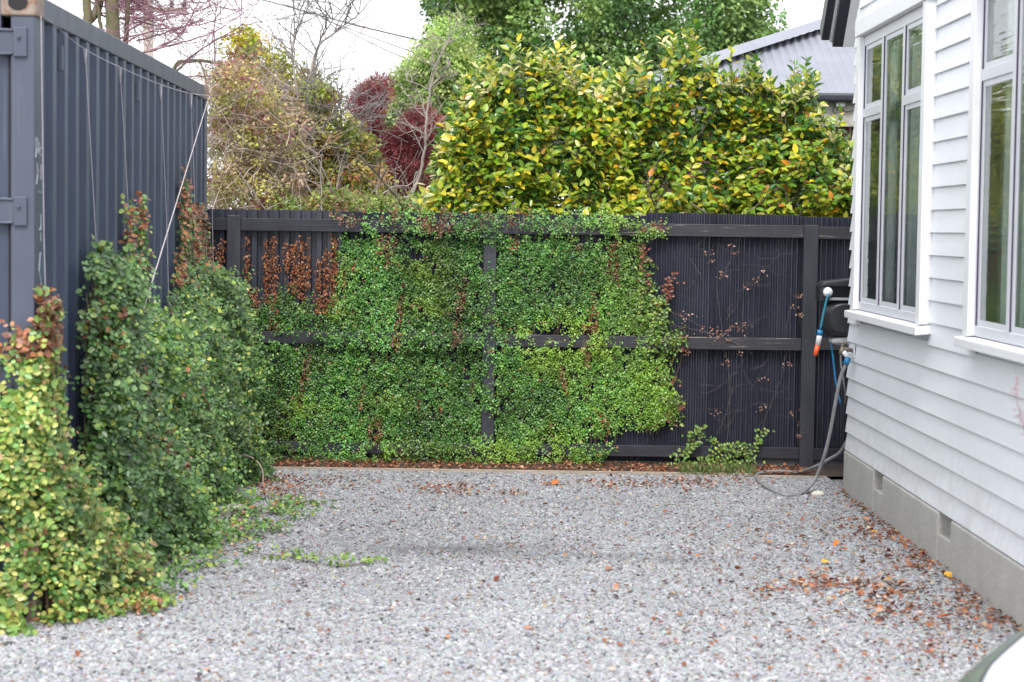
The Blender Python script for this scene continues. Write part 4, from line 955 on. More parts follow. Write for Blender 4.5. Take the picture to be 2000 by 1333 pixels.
# fence creeper: where it grows (photo outline carried onto the fence plane)
MAIN = [(478, 600), (520, 585), (560, 560), (600, 590), (640, 605), (662, 560), (666, 460), (800, 456), (950, 455), (1100, 458), (1252, 462), (1262, 520), (1275, 560), (1295, 600), (1300, 640), (1345, 655), (1320, 672), (1305, 700), (1312, 740), (1330, 790), (1320, 810), (1290, 815), (1285, 850), (1240, 868), (1180, 880), (1170, 905), (1000, 912), (700, 912), (560, 905), (500, 880), (470, 820), (460, 700)]
TOPR = [(640, 430), (660, 412), (720, 415), (800, 405), (850, 412), (900, 408), (1000, 412), (1100, 418), (1200, 414), (1240, 422), (1262, 432), (1250, 440), (1100, 437), (1010, 440), (1000, 462), (850, 462), (835, 445), (800, 432), (700, 434)]
HANG = [[(700, 432), (730, 440), (735, 452), (715, 452)], [(1240, 425), (1300, 440), (1302, 455), (1270, 462), (1245, 455)], [(1085, 440), (1100, 437), (1098, 460), (1060, 458)], [(1180, 440), (1200, 440), (1215, 455), (1190, 458)], [(790, 435), (850, 438), (850, 452), (815, 458)]]
GAPS = [[(948, 690), (968, 690), (966, 770), (950, 765)], [(530, 647), (610, 650), (612, 665), (550, 668)], [(1043, 610), (1055, 610), (1055, 645), (1040, 640)], [(1005, 653), (1060, 655), (1065, 668), (1000, 672)], [(965, 655), (1000, 655), (1000, 672), (965, 672)], [(1190, 660), (1220, 662), (1215, 672), (1170, 670)],
        [(1235, 830), (1250, 830), (1250, 850), (1235, 850)], [(668, 870), (690, 868), (692, 882), (668, 882)], [(905, 875), (940, 875), (940, 885), (905, 885)], [(1050, 868), (1085, 868), (1085, 888), (1050, 888)], [(1300, 640), (1250, 665), (1290, 672), (1345, 668)][:0] or [(10, 10), (11, 10), (11, 11)], [(572, 850), (600, 880), (560, 890)], [(955, 560), (968, 560), (965, 610), (953, 610)]]
def fence_plants(xa, xb, label, dens, seed, ylean):
    cx = atY((xa + xb) / 2, 900, 15.3)[0]; t = thing('creeper', (cx, 15.35, 0.03), label, 'climbing plant', 'creepers climbing the fence')
    S, D, NN, LL = [], [], [], []
    n = int(dens)
    x = RS.uniform(xa, xb, n * 6); y = RS.uniform(402, 915, n * 6)
    m1 = in_poly(x, y, MAIN); m2 = in_poly(x, y, TOPR)
    for hpoly in HANG: m2 |= in_poly(x, y, hpoly)
    gap = np.zeros(len(x), bool)
    for gp in GAPS: gap |= in_poly(x, y, gp)
    nz = vnoise(np.stack([x / 60, y / 60], -1), 1., seed)
    ok = (m1 | m2) & ~gap & (nz > .09)
    x, y, m1, nz = x[ok][:n], y[ok][:n], m1[ok][:n], nz[ok][:n]
    rails = np.array([446, 665, 880]);
    for xi, yi, mi in zip(x, y, m1):
        yr = yi - .0138 * (xi - 1000); onrail = np.min(np.abs(yr - rails)) < 15; onpost = min(abs(xi - 956), abs(xi - 456)) < 16
        bulge = .015 + .055 * vnoise(np.array([[xi / 45, yi / 45]]), 1., 5)[0] + .07 * max(0, (yi - 560) / 350) * vnoise(np.array([[xi / 90, yi / 70]]), 1., 9)[0]
        if onrail and yr > 500 and vnoise(np.array([[xi / 26, yi / 30]]), 1., 77)[0] < (.30 if xi > 960 else .20): continue
        if not onrail and not onpost and RS.uniform() < .75 and vnoise(np.array([[xi / 13, yi / 11]]), 1., 79)[0] > .66: continue
        if onpost and yi > 470 and vnoise(np.array([[xi / 38, yi / 34]]), 1., 78)[0] < (.30 if yi < 650 else .56): continue
        if yr > 459 and yr < 466 and RS.uniform() < .8: continue
        Y = (FY - .012 if (onrail or onpost) else FY + .05) - bulge * RS.uniform(.3, 1.0) * (.55 if not (onrail or onpost) else .6)
        if yi < 434: Y = FY + RS.uniform(-.06, .12)
        p = atY(xi, yi, Y); p[2] = max(p[2], .03)
        S.append(p); up = RS.uniform() < .25
        D.append((RS.normal() * .7, -.25, (.8 if up else -1.0) + RS.normal() * .4)); NN.append(unit(np.array([RS.normal() * .25, -1, .65 + RS.normal() * .25]))); LL.append(RS.uniform(.05, .13) * (.6 if (onrail or onpost) else 1))
    P, A, Nn, L = creeper_from(S, D, NN, LL, (.0145, .026), .0135)
    P[:, 2] = np.maximum(P[:, 2], .03); n = len(P); px, py = proj(P)
    C = pick_col(GRN, [.3, .28, .18, .1, .14], n, .2)
    # lighter and yellower to the right and in patches
    yl = np.clip((px - 1130) / 200, 0, 1) * .7 + np.clip(vnoise(P, 4.2, seed) - .60, 0, 1) * 1.6
    C = C * (1 - yl[:, None]) + np.array([.24, .37, .035]) * yl[:, None] * RS.uniform(.7, 1.2, (n, 1))
    dead = (vnoise(P * np.array([1, 1, .28]), 9.0, seed + 3) > .935); tp = (py < 452) & (vnoise(P, 6.0, seed + 5) > .55); dead = (dead & (RS.uniform(size=n) < .6)) | (tp & (RS.uniform(size=n) < .75)) | (RS.uniform(size=n) < .015)
    dc = pick_col([(.24, .085, .035), (.33, .15, .06), (.15, .06, .035)], [1, 1, 1], n, .2); C[dead] = dc[dead]
    lt = np.clip(vnoise(P, 3.0, seed + 7) * 1.0 + .55, .6, 1.35)[:, None]; C = np.clip(C * lt, 0, .9)
    leaf_parts(P, A, Nn, L, C, T_ROUND, LEAF, t, 300)
    sm = MB()
    for k in range(26):
        xx = RS.uniform(xa + 10, xb - 10); p0 = atY(xx, 915, FY + .01); p0[2] = .02; Pw = walk(p0, (RS.normal() * .25, 0, 1), RS.uniform(.8, 1.75), .08, .10, .05); Pw[:, 1] = FY + .035 + RS.uniform(-.01, .01, len(Pw))
        if in_poly(np.array([proj(Pw[-1])[0]]), np.array([proj(Pw[-1])[1]]), MAIN)[0] or True:
            k2 = [i for i in range(len(Pw)) if in_poly(np.array([proj(Pw[i])[0]]), np.array([proj(Pw[i])[1]]), MAIN)[0]]
            if len(k2) > 2: sm.tube(Pw[k2[0]:k2[-1] + 1], .004, 4, cap=False)
    sm.build('stems', STEM, t)
fence_plants(462, 958, 'dense dark green creeper covering the fence left of the middle post', 9800, 21, 0)
fence_plants(958, 1350, 'lighter yellow-green creeper covering the fence right of the middle post', 7400, 33, 0)

# brown dead creeper strips on the left bay
t = thing('withered_creeper', (fx(560), 15.4, 0.9), 'strips of rust-brown withered creeper hanging on the left fence bay', 'climbing plant', 'creepers climbing the fence')
P, A, Nn, L = [], [], [], []; sm = MB()
strips = [(483, 8, 460, 650), (520, 6, 465, 600), (535, 9, 458, 660), (560, 9, 460, 560), (575, 10, 470, 580), (590, 8, 458, 600), (603, 5, 460, 560), (622, 6, 500, 640), (636, 9, 480, 640), (650, 8, 455, 620), (656, 5, 460, 540), (430, 8, 465, 560), (692, 6, 500, 545), (500, 10, 560, 600)]
for x, w_, y0, y1 in strips:
    sm.tube([atY(x + RS.normal() * 2, yy, FY + .045) for yy in np.linspace(y0, y1, 6)], .003, 4, cap=False)
    y1 = y1 + RS.uniform(-35, 35); w_ = w_ * RS.uniform(.6, 1.3)
    for k in range(int((y1 - y0) * w_ * .17)):
        yy = y0 + (y1 - y0) * RS.uniform(0, 1) ** .7; xx = x + RS.normal() * w_ * .5
        P.append(atY(xx, yy, FY + .03 + RS.uniform(-.03, .012))); A.append((RS.normal() * .5, -.3, -1 + RS.normal() * .5)); Nn.append((RS.normal() * .6, -1, .3)); L.append(RS.uniform(.013, .025))
n = len(P); C = pick_col([(.21, .07, .03), (.30, .13, .065), (.11, .04, .025), (.38, .22, .14)], [.35, .3, .22, .13], n)
leaf_parts(np.array(P), np.array(A, float), np.array(Nn, float), np.array(L), C, T_CURL, DEADLEAF, t, 300, 'leaf'); sm.build('stems', STEM, t)

# dead-leaf tip shoots at the right edge and bare vines on the right bay
t = thing('dead_vine', (fx(1430), 15.4, .1), 'thin pale dead vine with a few dry leaves on the right fence bay', 'climbing plant')
sm = MB(); P = []; A = []; L = []
vines = [[(1370, 640), (1345, 625), (1312, 610)], [(1470, 690), (1440, 672), (1400, 655), (1360, 645), (1312, 635)], [(1410, 545), (1425, 510), (1432, 480), (1445, 462)], [(1440, 570), (1460, 558), (1478, 545), (1492, 525)], [(1385, 460), (1388, 500)], [(1470, 640), (1455, 635), (1440, 648)],
         [(1560, 560), (1562, 640)], [(1555, 800), (1560, 870)], [(1420, 625), (1430, 608)], [(1400, 760), (1430, 735), (1455, 700)], [(1460, 770), (1480, 740), (1500, 700)], [(1500, 800), (1520, 770), (1540, 755)], [(1400, 850), (1420, 800), (1430, 760)], [(1380, 800), (1420, 830), (1440, 800)], [(1520, 500), (1500, 520), (1450, 515)], [(1358, 520), (1372, 545)],
         [(1480, 870), (1500, 800), (1530, 720), (1540, 600)], [(1420, 870), (1425, 760), (1410, 640), (1400, 560)]]
for v in vines:
    Pw = smooth_path([atY(x, y, FY + .03 if not 650 < y < 682 else FY - .006) for x, y in v], 7); Pw += RS.normal(size=Pw.shape) * .004; sm.tube(Pw, .0016, 3, cap=False)
    for k in range(3):
        q = Pw[RS.randint(len(Pw))]; W2 = walk(q, (RS.normal(), 0, RS.normal()), RS.uniform(.06, .2), .03, .3, 0); W2[:, 1] = q[1]; sm.tube(W2, .0011, 3, cap=False)
def tuft(x, y, n, sp):
    for k in range(n): P.append(atY(x + RS.normal() * sp, y + RS.normal() * sp * .6, FY + RS.uniform(-.02, .02))); A.append(RS.normal(size=3) + (0, -.3, -.3)); L.append(RS.uniform(.011, .021))
for x, y, n_, sp in [(1385, 648, 22, 14), (1400, 660, 40, 12), (1425, 660, 26, 13), (1445, 637, 30, 10), (1350, 622, 12, 9), (1335, 615, 8, 6), (1470, 550, 12, 9), (1455, 560, 10, 6), (1490, 532, 8, 5), (1412, 538, 14, 6), (1385, 495, 9, 6), (1388, 510, 6, 3), (1340, 690, 12, 6), (1413, 707, 14, 6), (1535, 712, 12, 6), (1490, 795, 12, 8), (1547, 805, 10, 5), (1398, 808, 8, 5), (1560, 580, 14, 5), (1563, 615, 12, 4), (1563, 850, 18, 4), (1563, 830, 8, 3), (1430, 480, 6, 5), (1445, 690, 4, 5), (1320, 830, 5, 4), (1552, 600, 8, 5), (1490, 740, 5, 4), (1440, 495, 5, 3)]: tuft(x, y, n_, sp)
n = len(P); P = np.array(P); A = unit(np.array(A)); C = pick_col([(.42, .26, .20), (.28, .14, .09), (.52, .38, .30)], [.4, .35, .25], n)
leaf_parts(P, A, unit(np.tile([0, -1, .3], (n, 1)) + RS.normal(size=(n, 3)) * .4), np.array(L), C, T_CURL, DEADLEAF, t, 300, 'leaf'); sm.build('stems', simple('dead_vine_stem', (.12, .10, .10), .9, bmp=0), t)

# reddish tip shoots of the right creeper + small sprig at the bottom right
def sprig(name, label, paths, sizes, pal, w, Y, dens=1.0, grp=None, cat='climbing plant', normal=(0, -1, .4), reps=1, deadtip=False):
    c = atY(*paths[0][0], Y); t = thing(name, (c[0], Y, 0.02), label, cat, grp); sm = MB(); P, A, Nn, L, C = [], [], [], [], []
    for v in paths:
        Pw = smooth_path([atY(x, y, Y) for x, y in v], 8); Pw[:, 2] = np.maximum(Pw[:, 2], .025); sm.tube(Pw, .0025, 4, cap=False); s = np.r_[0, np.cumsum(np.linalg.norm(np.diff(Pw, axis=0), axis=1))]
        for r_ in range(reps):
            for j, q in enumerate(np.arange(0, s[-1], .017 / dens)):
                p = np.array([np.interp(q, s, Pw[:, k]) for k in range(3)]) + RS.normal(size=3) * (.004 + .014 * (r_ > 0)) * np.array([1, .8, 1]) * (1 + r_); i = min(len(Pw) - 2, int(np.searchsorted(s, q))); d = unit(Pw[i + 1] - Pw[i] + 1e-6)
                sd_ = unit(np.cross(d, normal)) * (1 if j % 2 else -1); P.append(p); A.append(unit(sd_ + d * .5 + RS.normal(size=3) * .25)); Nn.append(unit(np.array(normal) + RS.normal(size=3) * .3)); L.append(RS.uniform(*sizes))
                cc = pick_col(pal, w, 1)[0]
                if deadtip and q > s[-1] * .72: cc = np.array([.24, .07, .04]) * RS.uniform(.7, 1.2)
                C.append(cc)
    sm.build('stems', STEM, t); leaf_parts(np.array(P), np.array(A), np.array(Nn), np.array(L), np.array(C), T_ROUND, LEAF, t, 300)
YGR = [(.17, .29, .04), (.10, .21, .04), (.27, .36, .06)]
sprig('creeper', 'upright creeper shoots with red dead tips at the right edge of the fence cover', [[(1262, 700), (1275, 640), (1290, 600), (1300, 570), (1318, 532)], [(1280, 690), (1295, 640), (1302, 600), (1312, 555)], [(1270, 650), (1275, 600), (1268, 560), (1262, 530)], [(1250, 620), (1255, 540), (1258, 480)], [(1290, 668), (1310, 664), (1345, 660)], [(1290, 682), (1320, 686), (1345, 684)], [(1285, 740), (1305, 738), (1322, 742)], [(1290, 780), (1320, 785), (1332, 802)], [(1290, 825), (1300, 822), (1303, 820)]],
      (.022, .034), YGR, [.4, .35, .25], FY - .02, 1., 'creepers climbing the fence', reps=2, deadtip=True)
sprig('creeper', 'small separate yellow-green creeper sprig at the fence foot near the right post', [[(1320, 895), (1345, 880), (1365, 865), (1372, 835), (1350, 850)], [(1375, 905), (1400, 880), (1440, 868), (1465, 885), (1475, 870), (1490, 845), (1500, 838)], [(1400, 905), (1420, 885), (1450, 880), (1460, 895)], [(1350, 915), (1380, 900), (1440, 905), (1475, 900)], [(1345, 845), (1350, 860), (1360, 872)], [(1385, 855), (1400, 865), (1410, 870)], [(1430, 925), (1432, 900), (1440, 885)], [(1300, 910), (1340, 905), (1370, 915)]],
      (.024, .036), YGR, [.4, .35, .25], FY - .05, 1., 'creepers climbing the fence', reps=2)

# ---- creepers against the container
def ctr(s, o, z): return np.array(CW(s, o, z))
CP = {'yellow': ([(.31, .36, .08), (.46, .45, .13), (.17, .29, .06), (.09, .21, .045), (.36, .22, .10)], [.24, .13, .34, .24, .05]),
      'dark': ([(.095, .20, .06), (.15, .27, .085), (.06, .135, .045), (.22, .33, .08), (.36, .42, .07)], [.36, .27, .25, .09, .03]),
      'mid': ([(.08, .18, .045), (.13, .25, .055), (.055, .125, .038), (.24, .35, .06), (.40, .42, .06)], [.33, .28, .24, .11, .035])}
def container_creeper(label, prof, n, pal, seed, sizes=(.024, .040), dead_top=.25, dead_min=1.44, front=None, holes=()):
    """prof: rows of (s, top height, thickness at foot, height of the bulky part, thickness there); s runs along the container"""
    prof = np.array(prof, float); s0, s1 = prof[0, 0], prof[-1, 0]; c = ctr((s0 + s1) / 2, .1, 0)
    t = thing('creeper', tuple(c), label, 'climbing plant', 'creepers along the container'); S, D, NN, LL = [], [], [], []
    k = 0
    while k < n:
        s = RS.uniform(s0, s1); zt, tf, zm, tm = (np.interp(s, prof[:, 0], prof[:, q]) for q in (1, 2, 3, 4))
        u = RS.uniform() ** .9; z = u * zt; base_t = tf + (tm - tf) * min(1, z / zm) if z < zm else tm + (.04 - tm) * min(1, (z - zm) / .13)
        if RS.uniform() > (zt / prof[:, 1].max()) ** 1: continue
        lump = vnoise(np.array([[s * 1.0, z * 1.3]]), 3.2, seed)[0]
        fine = vnoise(np.array([[s * 1.0, z * 1.2]]), 8.5, seed + 1)[0]
        th = base_t * (.50 + .72 * lump + .22 * fine)
        th *= min(1, (.4 + (s - s0) / .2)) * min(1, (.4 + (s1 - s) / .2)); outer = RS.uniform() < .75
        if outer and fine < .36 and RS.uniform() < .85 and z < zm: k += .25; continue
        o = th * (RS.uniform(.75, 1.0) if outer else RS.uniform(.2, .7)); P0 = ctr(s + RS.normal() * .02, o, max(z, .02)); k += 1
        nn = unit(np.array([cout[0] * .6, -.7, .85]) + RS.normal(size=3) * .22)
        S.append(P0); NN.append(nn); D.append(np.array([.35 + RS.normal() * .4, RS.normal() * .55 - .1, (-.75 if RS.uniform() < .75 else .8) + RS.normal() * .3])); LL.append(RS.uniform(.07, .22) * (1 if z < zm else .38))
        hx, hy = proj(P0)
        if any((hx - a) ** 2 / c_ ** 2 + (hy - b_) ** 2 / d_ ** 2 < 1 for a, b_, c_, d_ in holes): [q.pop() for q in (S, D, NN, LL)]
    if front:
        for k in range(front[0]):
            o = -RS.uniform(0, front[1]); z = RS.uniform(0, 1) ** .8 * np.interp(-o, [0, .2, front[1]], front[2]); th = .05 + .30 * (1 - z / 1.5) * vnoise(np.array([[o * 3, z * 2]]), 1.6, seed + 2)[0]
            S.append(ctr(-th * RS.uniform(.3, 1), o, max(.02, z))); NN.append(unit(np.array([.1, -1, .45]) + RS.normal(size=3) * .2)); D.append(np.array([RS.normal() * .6, -.2, -1 + RS.normal() * .5])); LL.append(RS.uniform(.07, .2)); hx, hy = proj(S[-1])
            if any((hx - a) ** 2 / c_ ** 2 + (hy - b_) ** 2 / d_ ** 2 < 1 for a, b_, c_, d_ in holes): [q.pop() for q in (S, D, NN, LL)]
    P, A, Nn, L = creeper_from(S, D, NN, LL, sizes, .019); P[:, 2] = np.maximum(P[:, 2], .02 + RS.uniform(0, .03, len(P))); n = len(P)
    C = pick_col(pal[0], pal[1], n, .2); sp = (P[:, :2] - Cn) @ cdir; zt = np.interp(sp, prof[:, 0], prof[:, 1])
    dead = ((P[:, 2] > np.maximum(zt - dead_top, dead_min)) & (RS.uniform(size=n) < .75)) | ((vnoise(P, 4.5, seed + 4) > .93) & (RS.uniform(size=n) < .2))
    dc = pick_col([(.27, .10, .045), (.36, .17, .08), (.17, .07, .04)], [1, 1, 1], n, .2); C[dead] = dc[dead]
    C = np.clip(C * np.clip(vnoise(P, 2.6, seed + 8) * .9 + .6, .6, 1.3)[:, None], 0, .9)
    leaf_parts(P, A, Nn, L, C, T_ROUND, LEAF, t, 300)
    sm = MB()
    for k in range(14):
        s = RS.uniform(s0 + .05, s1 - .05); zt = np.interp(s, prof[:, 0], prof[:, 1]); Pw = walk(ctr(s, .05, .0), (0, 0, 1), zt * .9, .1, .04, .1); Pw[:, 0] = np.minimum(Pw[:, 0], CW(s, .05, 0)[0] + .02); sm.tube(Pw, np.linspace(.008, .003, len(Pw)), 5, cap=False)
    sm.build('stems', STEM, t)
container_creeper('nearest yellow-green creeper clump at the container door corner with brown dead top',
                  [(-.02, 1.50, .20, .80, .02), (.12, 1.52, .25, .80, .03), (.24, 1.40, .28, .80, .05), (.34, .90, .29, .65, .07), (.6, .60, .30, .42, .16), (1.0, .46, .28, .36, .15)], 2600, CP['yellow'], 51, (.029, .047), .26, dead_min=1.16, front=(1700, .75, (1.42, 1.25, .8)), holes=((8, 715, 42, 38), (-5, 1040, 30, 85)))
container_creeper('tall dark green creeper column second along the container',
                  [(.90, 1.35, .30, 1.3, .14), (.98, 1.66, .32, 1.55, .18), (1.3, 1.74, .34, 1.62, .20), (1.62, 1.70, .38, 1.5, .20), (1.85, 1.50, .42, 1.35, .22), (2.25, 1.36, .44, 1.2, .22)], 3300, CP['dark'], 61, (.030, .048), .03, dead_min=9)
container_creeper('narrow creeper with two brown-tipped climbing strands third along the container',
                  [(2.0, 1.3, .42, 1.2, .26), (2.25, 1.4, .42, 1.2, .24), (2.30, 1.98, .42, 1.2, .22), (2.38, 1.95, .42, 1.2, .22), (2.43, 1.45, .42, 1.25, .22), (2.66, 1.4, .42, 1.25, .22), (2.72, 2.02, .42, 1.2, .22), (2.80, 2.05, .42, 1.2, .22), (2.86, 1.38, .42, 1.2, .22), (3.6, 1.26, .42, 1.1, .25)], 2700, CP['mid'], 71, (.030, .045), .24)
container_creeper('farthest wide creeper mass against the container by the fence with a pointed brown top',
                  [(3.5, 1.28, .40, 1.1, .22), (4.0, 1.36, .41, 1.25, .24), (4.35, 1.55, .41, 1.38, .24), (4.55, 2.24, .41, 1.42, .24), (4.66, 2.18, .41, 1.45, .26), (4.85, 1.85, .41, 1.48, .22), (5.3, 1.98, .42, 1.48, .24), (5.6, 1.9, .42, 1.45, .24), (5.8, 1.55, .41, 1.4, .22), (6.15, 1.3, .38, 1.2, .3)], 4800, CP['mid'], 81, (.028, .044), .33)
# ground runners spilling over the gravel
def ground_creeper(label, paths, n, spread, pal, w, seed):
    c = atZ(*paths[0][0]); t = thing('creeper', (c[0], c[1], 0), label, 'climbing plant', 'creepers along the container'); S, D, NN, LL = [], [], [], []; sm = MB()
    for v in paths:
        Pw = smooth_path([atZ(x, y, .02) for x, y in v], 6); sm.tube(Pw, .0018, 4, cap=False)
        for k in range(int(n / len(paths))):
            i = RS.randint(len(Pw)); S.append(Pw[i] + np.array([RS.normal() * spread, RS.normal() * spread, RS.uniform(0, .05)])); D.append((RS.normal() + .5, RS.normal(), .15)); NN.append(unit(np.array([0, -.35, 1]) + RS.normal(size=3) * .25)); LL.append(RS.uniform(.05, .15))
    P, A, Nn, L = creeper_from(S, D, NN, LL, (.026, .042), .022); P[:, 2] = np.clip(P[:, 2], .018, .12); n = len(P); C = pick_col(pal, w, n, .2)
    dead = RS.uniform(size=n) < .1; C[dead] = pick_col([(.3, .13, .06)], [1], n)[dead]
    leaf_parts(P, A, Nn, L, C, T_ROUND, LEAF, t, 300); sm.build('stems', STEM, t)
ground_creeper('creeper runners spreading flat over the gravel in front of the container foot', [[(300, 1110), (350, 1090), (420, 1080), (480, 1070)], [(330, 1130), (380, 1115), (420, 1100)], [(400, 1040), (450, 1020), (500, 1000), (560, 985), (600, 985)], [(440, 985), (520, 975), (560, 1000), (590, 1015)], [(450, 1050), (500, 1030), (530, 1040)], [(380, 1060), (430, 1050), (470, 1045)], [(250, 1160), (290, 1165), (310, 1140)], [(440, 1000), (470, 1010), (510, 1005), (560, 1000)]], 340, .07, CP['mid'][0], CP['mid'][1], 5)
ground_creeper('single thin green runner reaching far out across the gravel', [[(490, 1080), (560, 1088), (620, 1102), (680, 1106), (732, 1094)]], 30, .012, YGR, [.5, .3, .2], 6)
ground_creeper('brown and green creeper fringe at the foot of the nearest clump', [[(20, 1205), (100, 1212), (180, 1205), (250, 1195), (300, 1185)], [(60, 1190), (150, 1190), (240, 1180), (285, 1165)]], 150, .05, CP['yellow'][0] + [(.30, .13, .06)], CP['yellow'][1] + [.35], 7)

# ------------------------------------------------------------------ leaf litter
def litter(name, P, L, pal, w, mat=DEADLEAF, flat=.35):
    n = len(P); P = P.copy(); A = np.stack([RS.normal(size=n), RS.normal(size=n), RS.normal(size=n) * .2], -1); Nn = np.tile([0, 0, 1.], (n, 1)) + RS.normal(size=(n, 3)) * flat
    return leaves_obj(name, P, A, Nn, L, pick_col(pal, w, n, .25), T_CURL, mat, None, 'stuff')
DP = [(.30, .11, .05), (.20, .075, .055), (.40, .19, .10), (.50, .34, .23), (.12, .05, .04)]
PX = []
# behind the edging
x = RS.uniform(-2.2, 2.3, 2600); y = RS.uniform(14.97, 15.5, 2600); PX.append(np.stack([x, y, .022 + RS.uniform(0, .02, 2600)], -1))
Lz = [RS.uniform(.014, .036, 2600)]
def patch(px, py, n, sx, sy, l0=.012, l1=.034):
    xs = px + RS.normal(size=n) * sx; ys = py + RS.normal(size=n) * sy; ok = (ys > 925)
    Q = np.array([atZ(a, b_, .017) for a, b_ in zip(xs[ok], ys[ok])]); 
    if len(Q): Q = Q[(Q[:, 0] < HC[0] + .02) & (Q[:, 1] < 14.95)]; PX.append(Q + np.stack([np.zeros(len(Q)), np.zeros(len(Q)), RS.uniform(0, .012, len(Q))], -1)); Lz.append(RS.uniform(l0, l1, len(Q)))
for a in ((560, 955, 260, 35, 16), (520, 940, 180, 30, 12), (640, 940, 120, 50, 8), (860, 955, 170, 40, 8), (905, 955, 70, 25, 6), (1000, 965, 50, 25, 4), (1100, 945, 70, 60, 6), (1250, 945, 170, 90, 7), (1350, 940, 150, 60, 8), (1430, 940, 80, 40, 8),
          (1680, 1030, 80, 34, 18, .016, .042), (1760, 1090, 90, 45, 28, .016, .042), (1725, 1152, 85, 50, 11, .02, .045), (1690, 1150, 80, 75, 18, .016, .042), (1750, 1190, 100, 60, 16, .018, .045), (1590, 1140, 40, 30, 6, .02, .045), (1500, 1150, 30, 20, 6, .02, .04), (1600, 1140, 90, 45, 14), (1640, 1070, 60, 60, 18), (1850, 1210, 120, 45, 20), (1880, 1180, 110, 25, 18), (1800, 1100, 110, 22, 15), (1720, 1040, 80, 20, 12), (1930, 1215, 60, 18, 12), (1600, 1010, 50, 60, 30), (1830, 1270, 110, 60, 22),
          (1150, 1000, 70, 260, 35), (1000, 1130, 110, 420, 90), (1350, 1150, 160, 180, 90), (900, 1030, 60, 180, 25), (1500, 1250, 150, 180, 55), (700, 1250, 50, 380, 60), (450, 1040, 90, 60, 30), (300, 1180, 80, 25, 12), (1450, 1050, 90, 110, 50)): patch(*a)
# along the foundation
s = 5.2 * RS.uniform(0, 1, 230) ** .9; q = np.array([HW(a, .01 + abs(RS.normal()) * .035, .018 + RS.uniform(0, .02)) for a in s]); PX.append(q); Lz.append(RS.uniform(.015, .036, len(q)))
o = litter('leaf_litter', np.vstack(PX), np.concatenate(Lz), DP, [.3, .25, .2, .1, .15]); tag(o, 'brown leaf fragments scattered over the gravel and fence foot')
# single fallen leaves that stand out
CURLS = {}
def fallen(px, py, colr, L, word):
    p = atZ(px, py, .024); key = word
    if key not in CURLS:
        me = bpy.data.meshes.new('fallen_leaf'); tv = np.array([(-.5, 0, .02), (-.3, .22, .10), (0, .33, .16), (.3, .20, .12), (.55, 0, .04), (.3, -.24, .14), (0, -.34, .18), (-.3, -.2, .08), (0, 0, .0)])
        me.from_pydata(tv.tolist(), [], [(8, 1, 0), (8, 2, 1), (8, 3, 2), (8, 4, 3), (8, 5, 4), (8, 6, 5), (8, 7, 6), (8, 0, 7)]); me.update()
        ca = me.color_attributes.new('col', 'FLOAT_COLOR', 'POINT'); ca.data.foreach_set('color', np.tile([*colr, 1], 9).astype(np.float32)); me.materials.append(DEADLEAF); CURLS[key] = me
    o = bpy.data.objects.new('fallen_leaf', CURLS[key]); COL.objects.link(o); o.location = p; o.scale = (L, L * RS.uniform(.7, 1.1), L); o.rotation_euler = (RS.normal() * .35, RS.normal() * .35, RS.uniform(0, 6.28))
    return o
def G(o, lab, grp='fallen leaves on the gravel'): tag(o, lab, 'leaf', grp)
G(fallen(411, 1251, (.17, .05, .03), .055, 'dark'), 'dark brown curled leaf alone on the front left gravel')
G(fallen(152, 1279, (.40, .14, .06), .065, 'rust'), 'rust-orange curled leaf lying nearest the bottom left corner')
G(fallen(275, 1235, (.62, .32, .15), .045, 'tan'), 'pale tan leaf in front of the nearest creeper clump')
G(fallen(662, 1212, (.60, .30, .12), .045, 'tan'), 'pale tan leaf alone in the lower left middle of the gravel')
G(fallen(1085, 944, (.50, .18, .05), .075, 'amber'), 'amber leaf by the timber edging below the creeper')
G(fallen(1633, 1062, (.75, .20, .03), .06, 'orange'), 'bright orange leaf on the gravel below the hose loop')
G(fallen(1611, 1098, (.85, .45, .08), .06, 'yellow'), 'bright yellow leaf left of the others near the house')
G(fallen(1706, 1040, (.80, .42, .10), .06, 'yellow'), 'yellow leaf nearest the first foundation vent')
G(fallen(1852, 1124, (.70, .40, .06), .075, 'yellow2'), 'large ochre leaf touching the foundation')
G(fallen(1736, 1088, (.09, .03, .03), .075, 'maroon'), 'dark maroon lobed leaf right of the orange leaf')
G(fallen(1807, 1080, (.09, .03, .03), .06, 'maroon'), 'dark maroon leaf against the foundation under the second vent')
G(fallen(1848, 1204, (.50, .12, .03), .075, 'red'), 'red-orange leaf in the lower right gravel')
G(fallen(1955, 1195, (.07, .015, .02), .06, 'maroon'), 'dark leaf at the foundation near the car')
G(fallen(1690, 1015, (.50, .22, .12), .075, 'tan2'), 'upright tan leaf on the gravel between the vents')
G(fallen(941, 1132, (.72, .50, .30), .06, 'sand'), 'sandy pale leaf in the middle of the gravel')
G(fallen(970, 1131, (.20, .07, .04), .05, 'dark'), 'small dark leaf beside the sandy pale leaf')
G(fallen(1190, 1111, (.45, .18, .09), .05, 'rust'), 'rust leaf alone in the right middle of the gravel')
PLAIN = ((1480, 1035), (1568, 1048), (1570, 1110), (1440, 1110), (1545, 1135), (1660, 1198), (1671, 1140), (1580, 1215), (1510, 1200), (1600, 1160), (1640, 1160), (1700, 1165), (1730, 1150), (1755, 1158), (1780, 1190), (1820, 1222), (1870, 1230), (1900, 1235), (1720, 1250), (1690, 1280), (1790, 1310), (1500, 1060), (1415, 963), (1365, 945), (1270, 948), (1180, 940), (740, 940), (830, 955), (860, 962), (900, 950), (1000, 965), (1065, 985), (1110, 960), (1300, 1000), (1400, 1010), (1650, 1190), (1745, 1195))
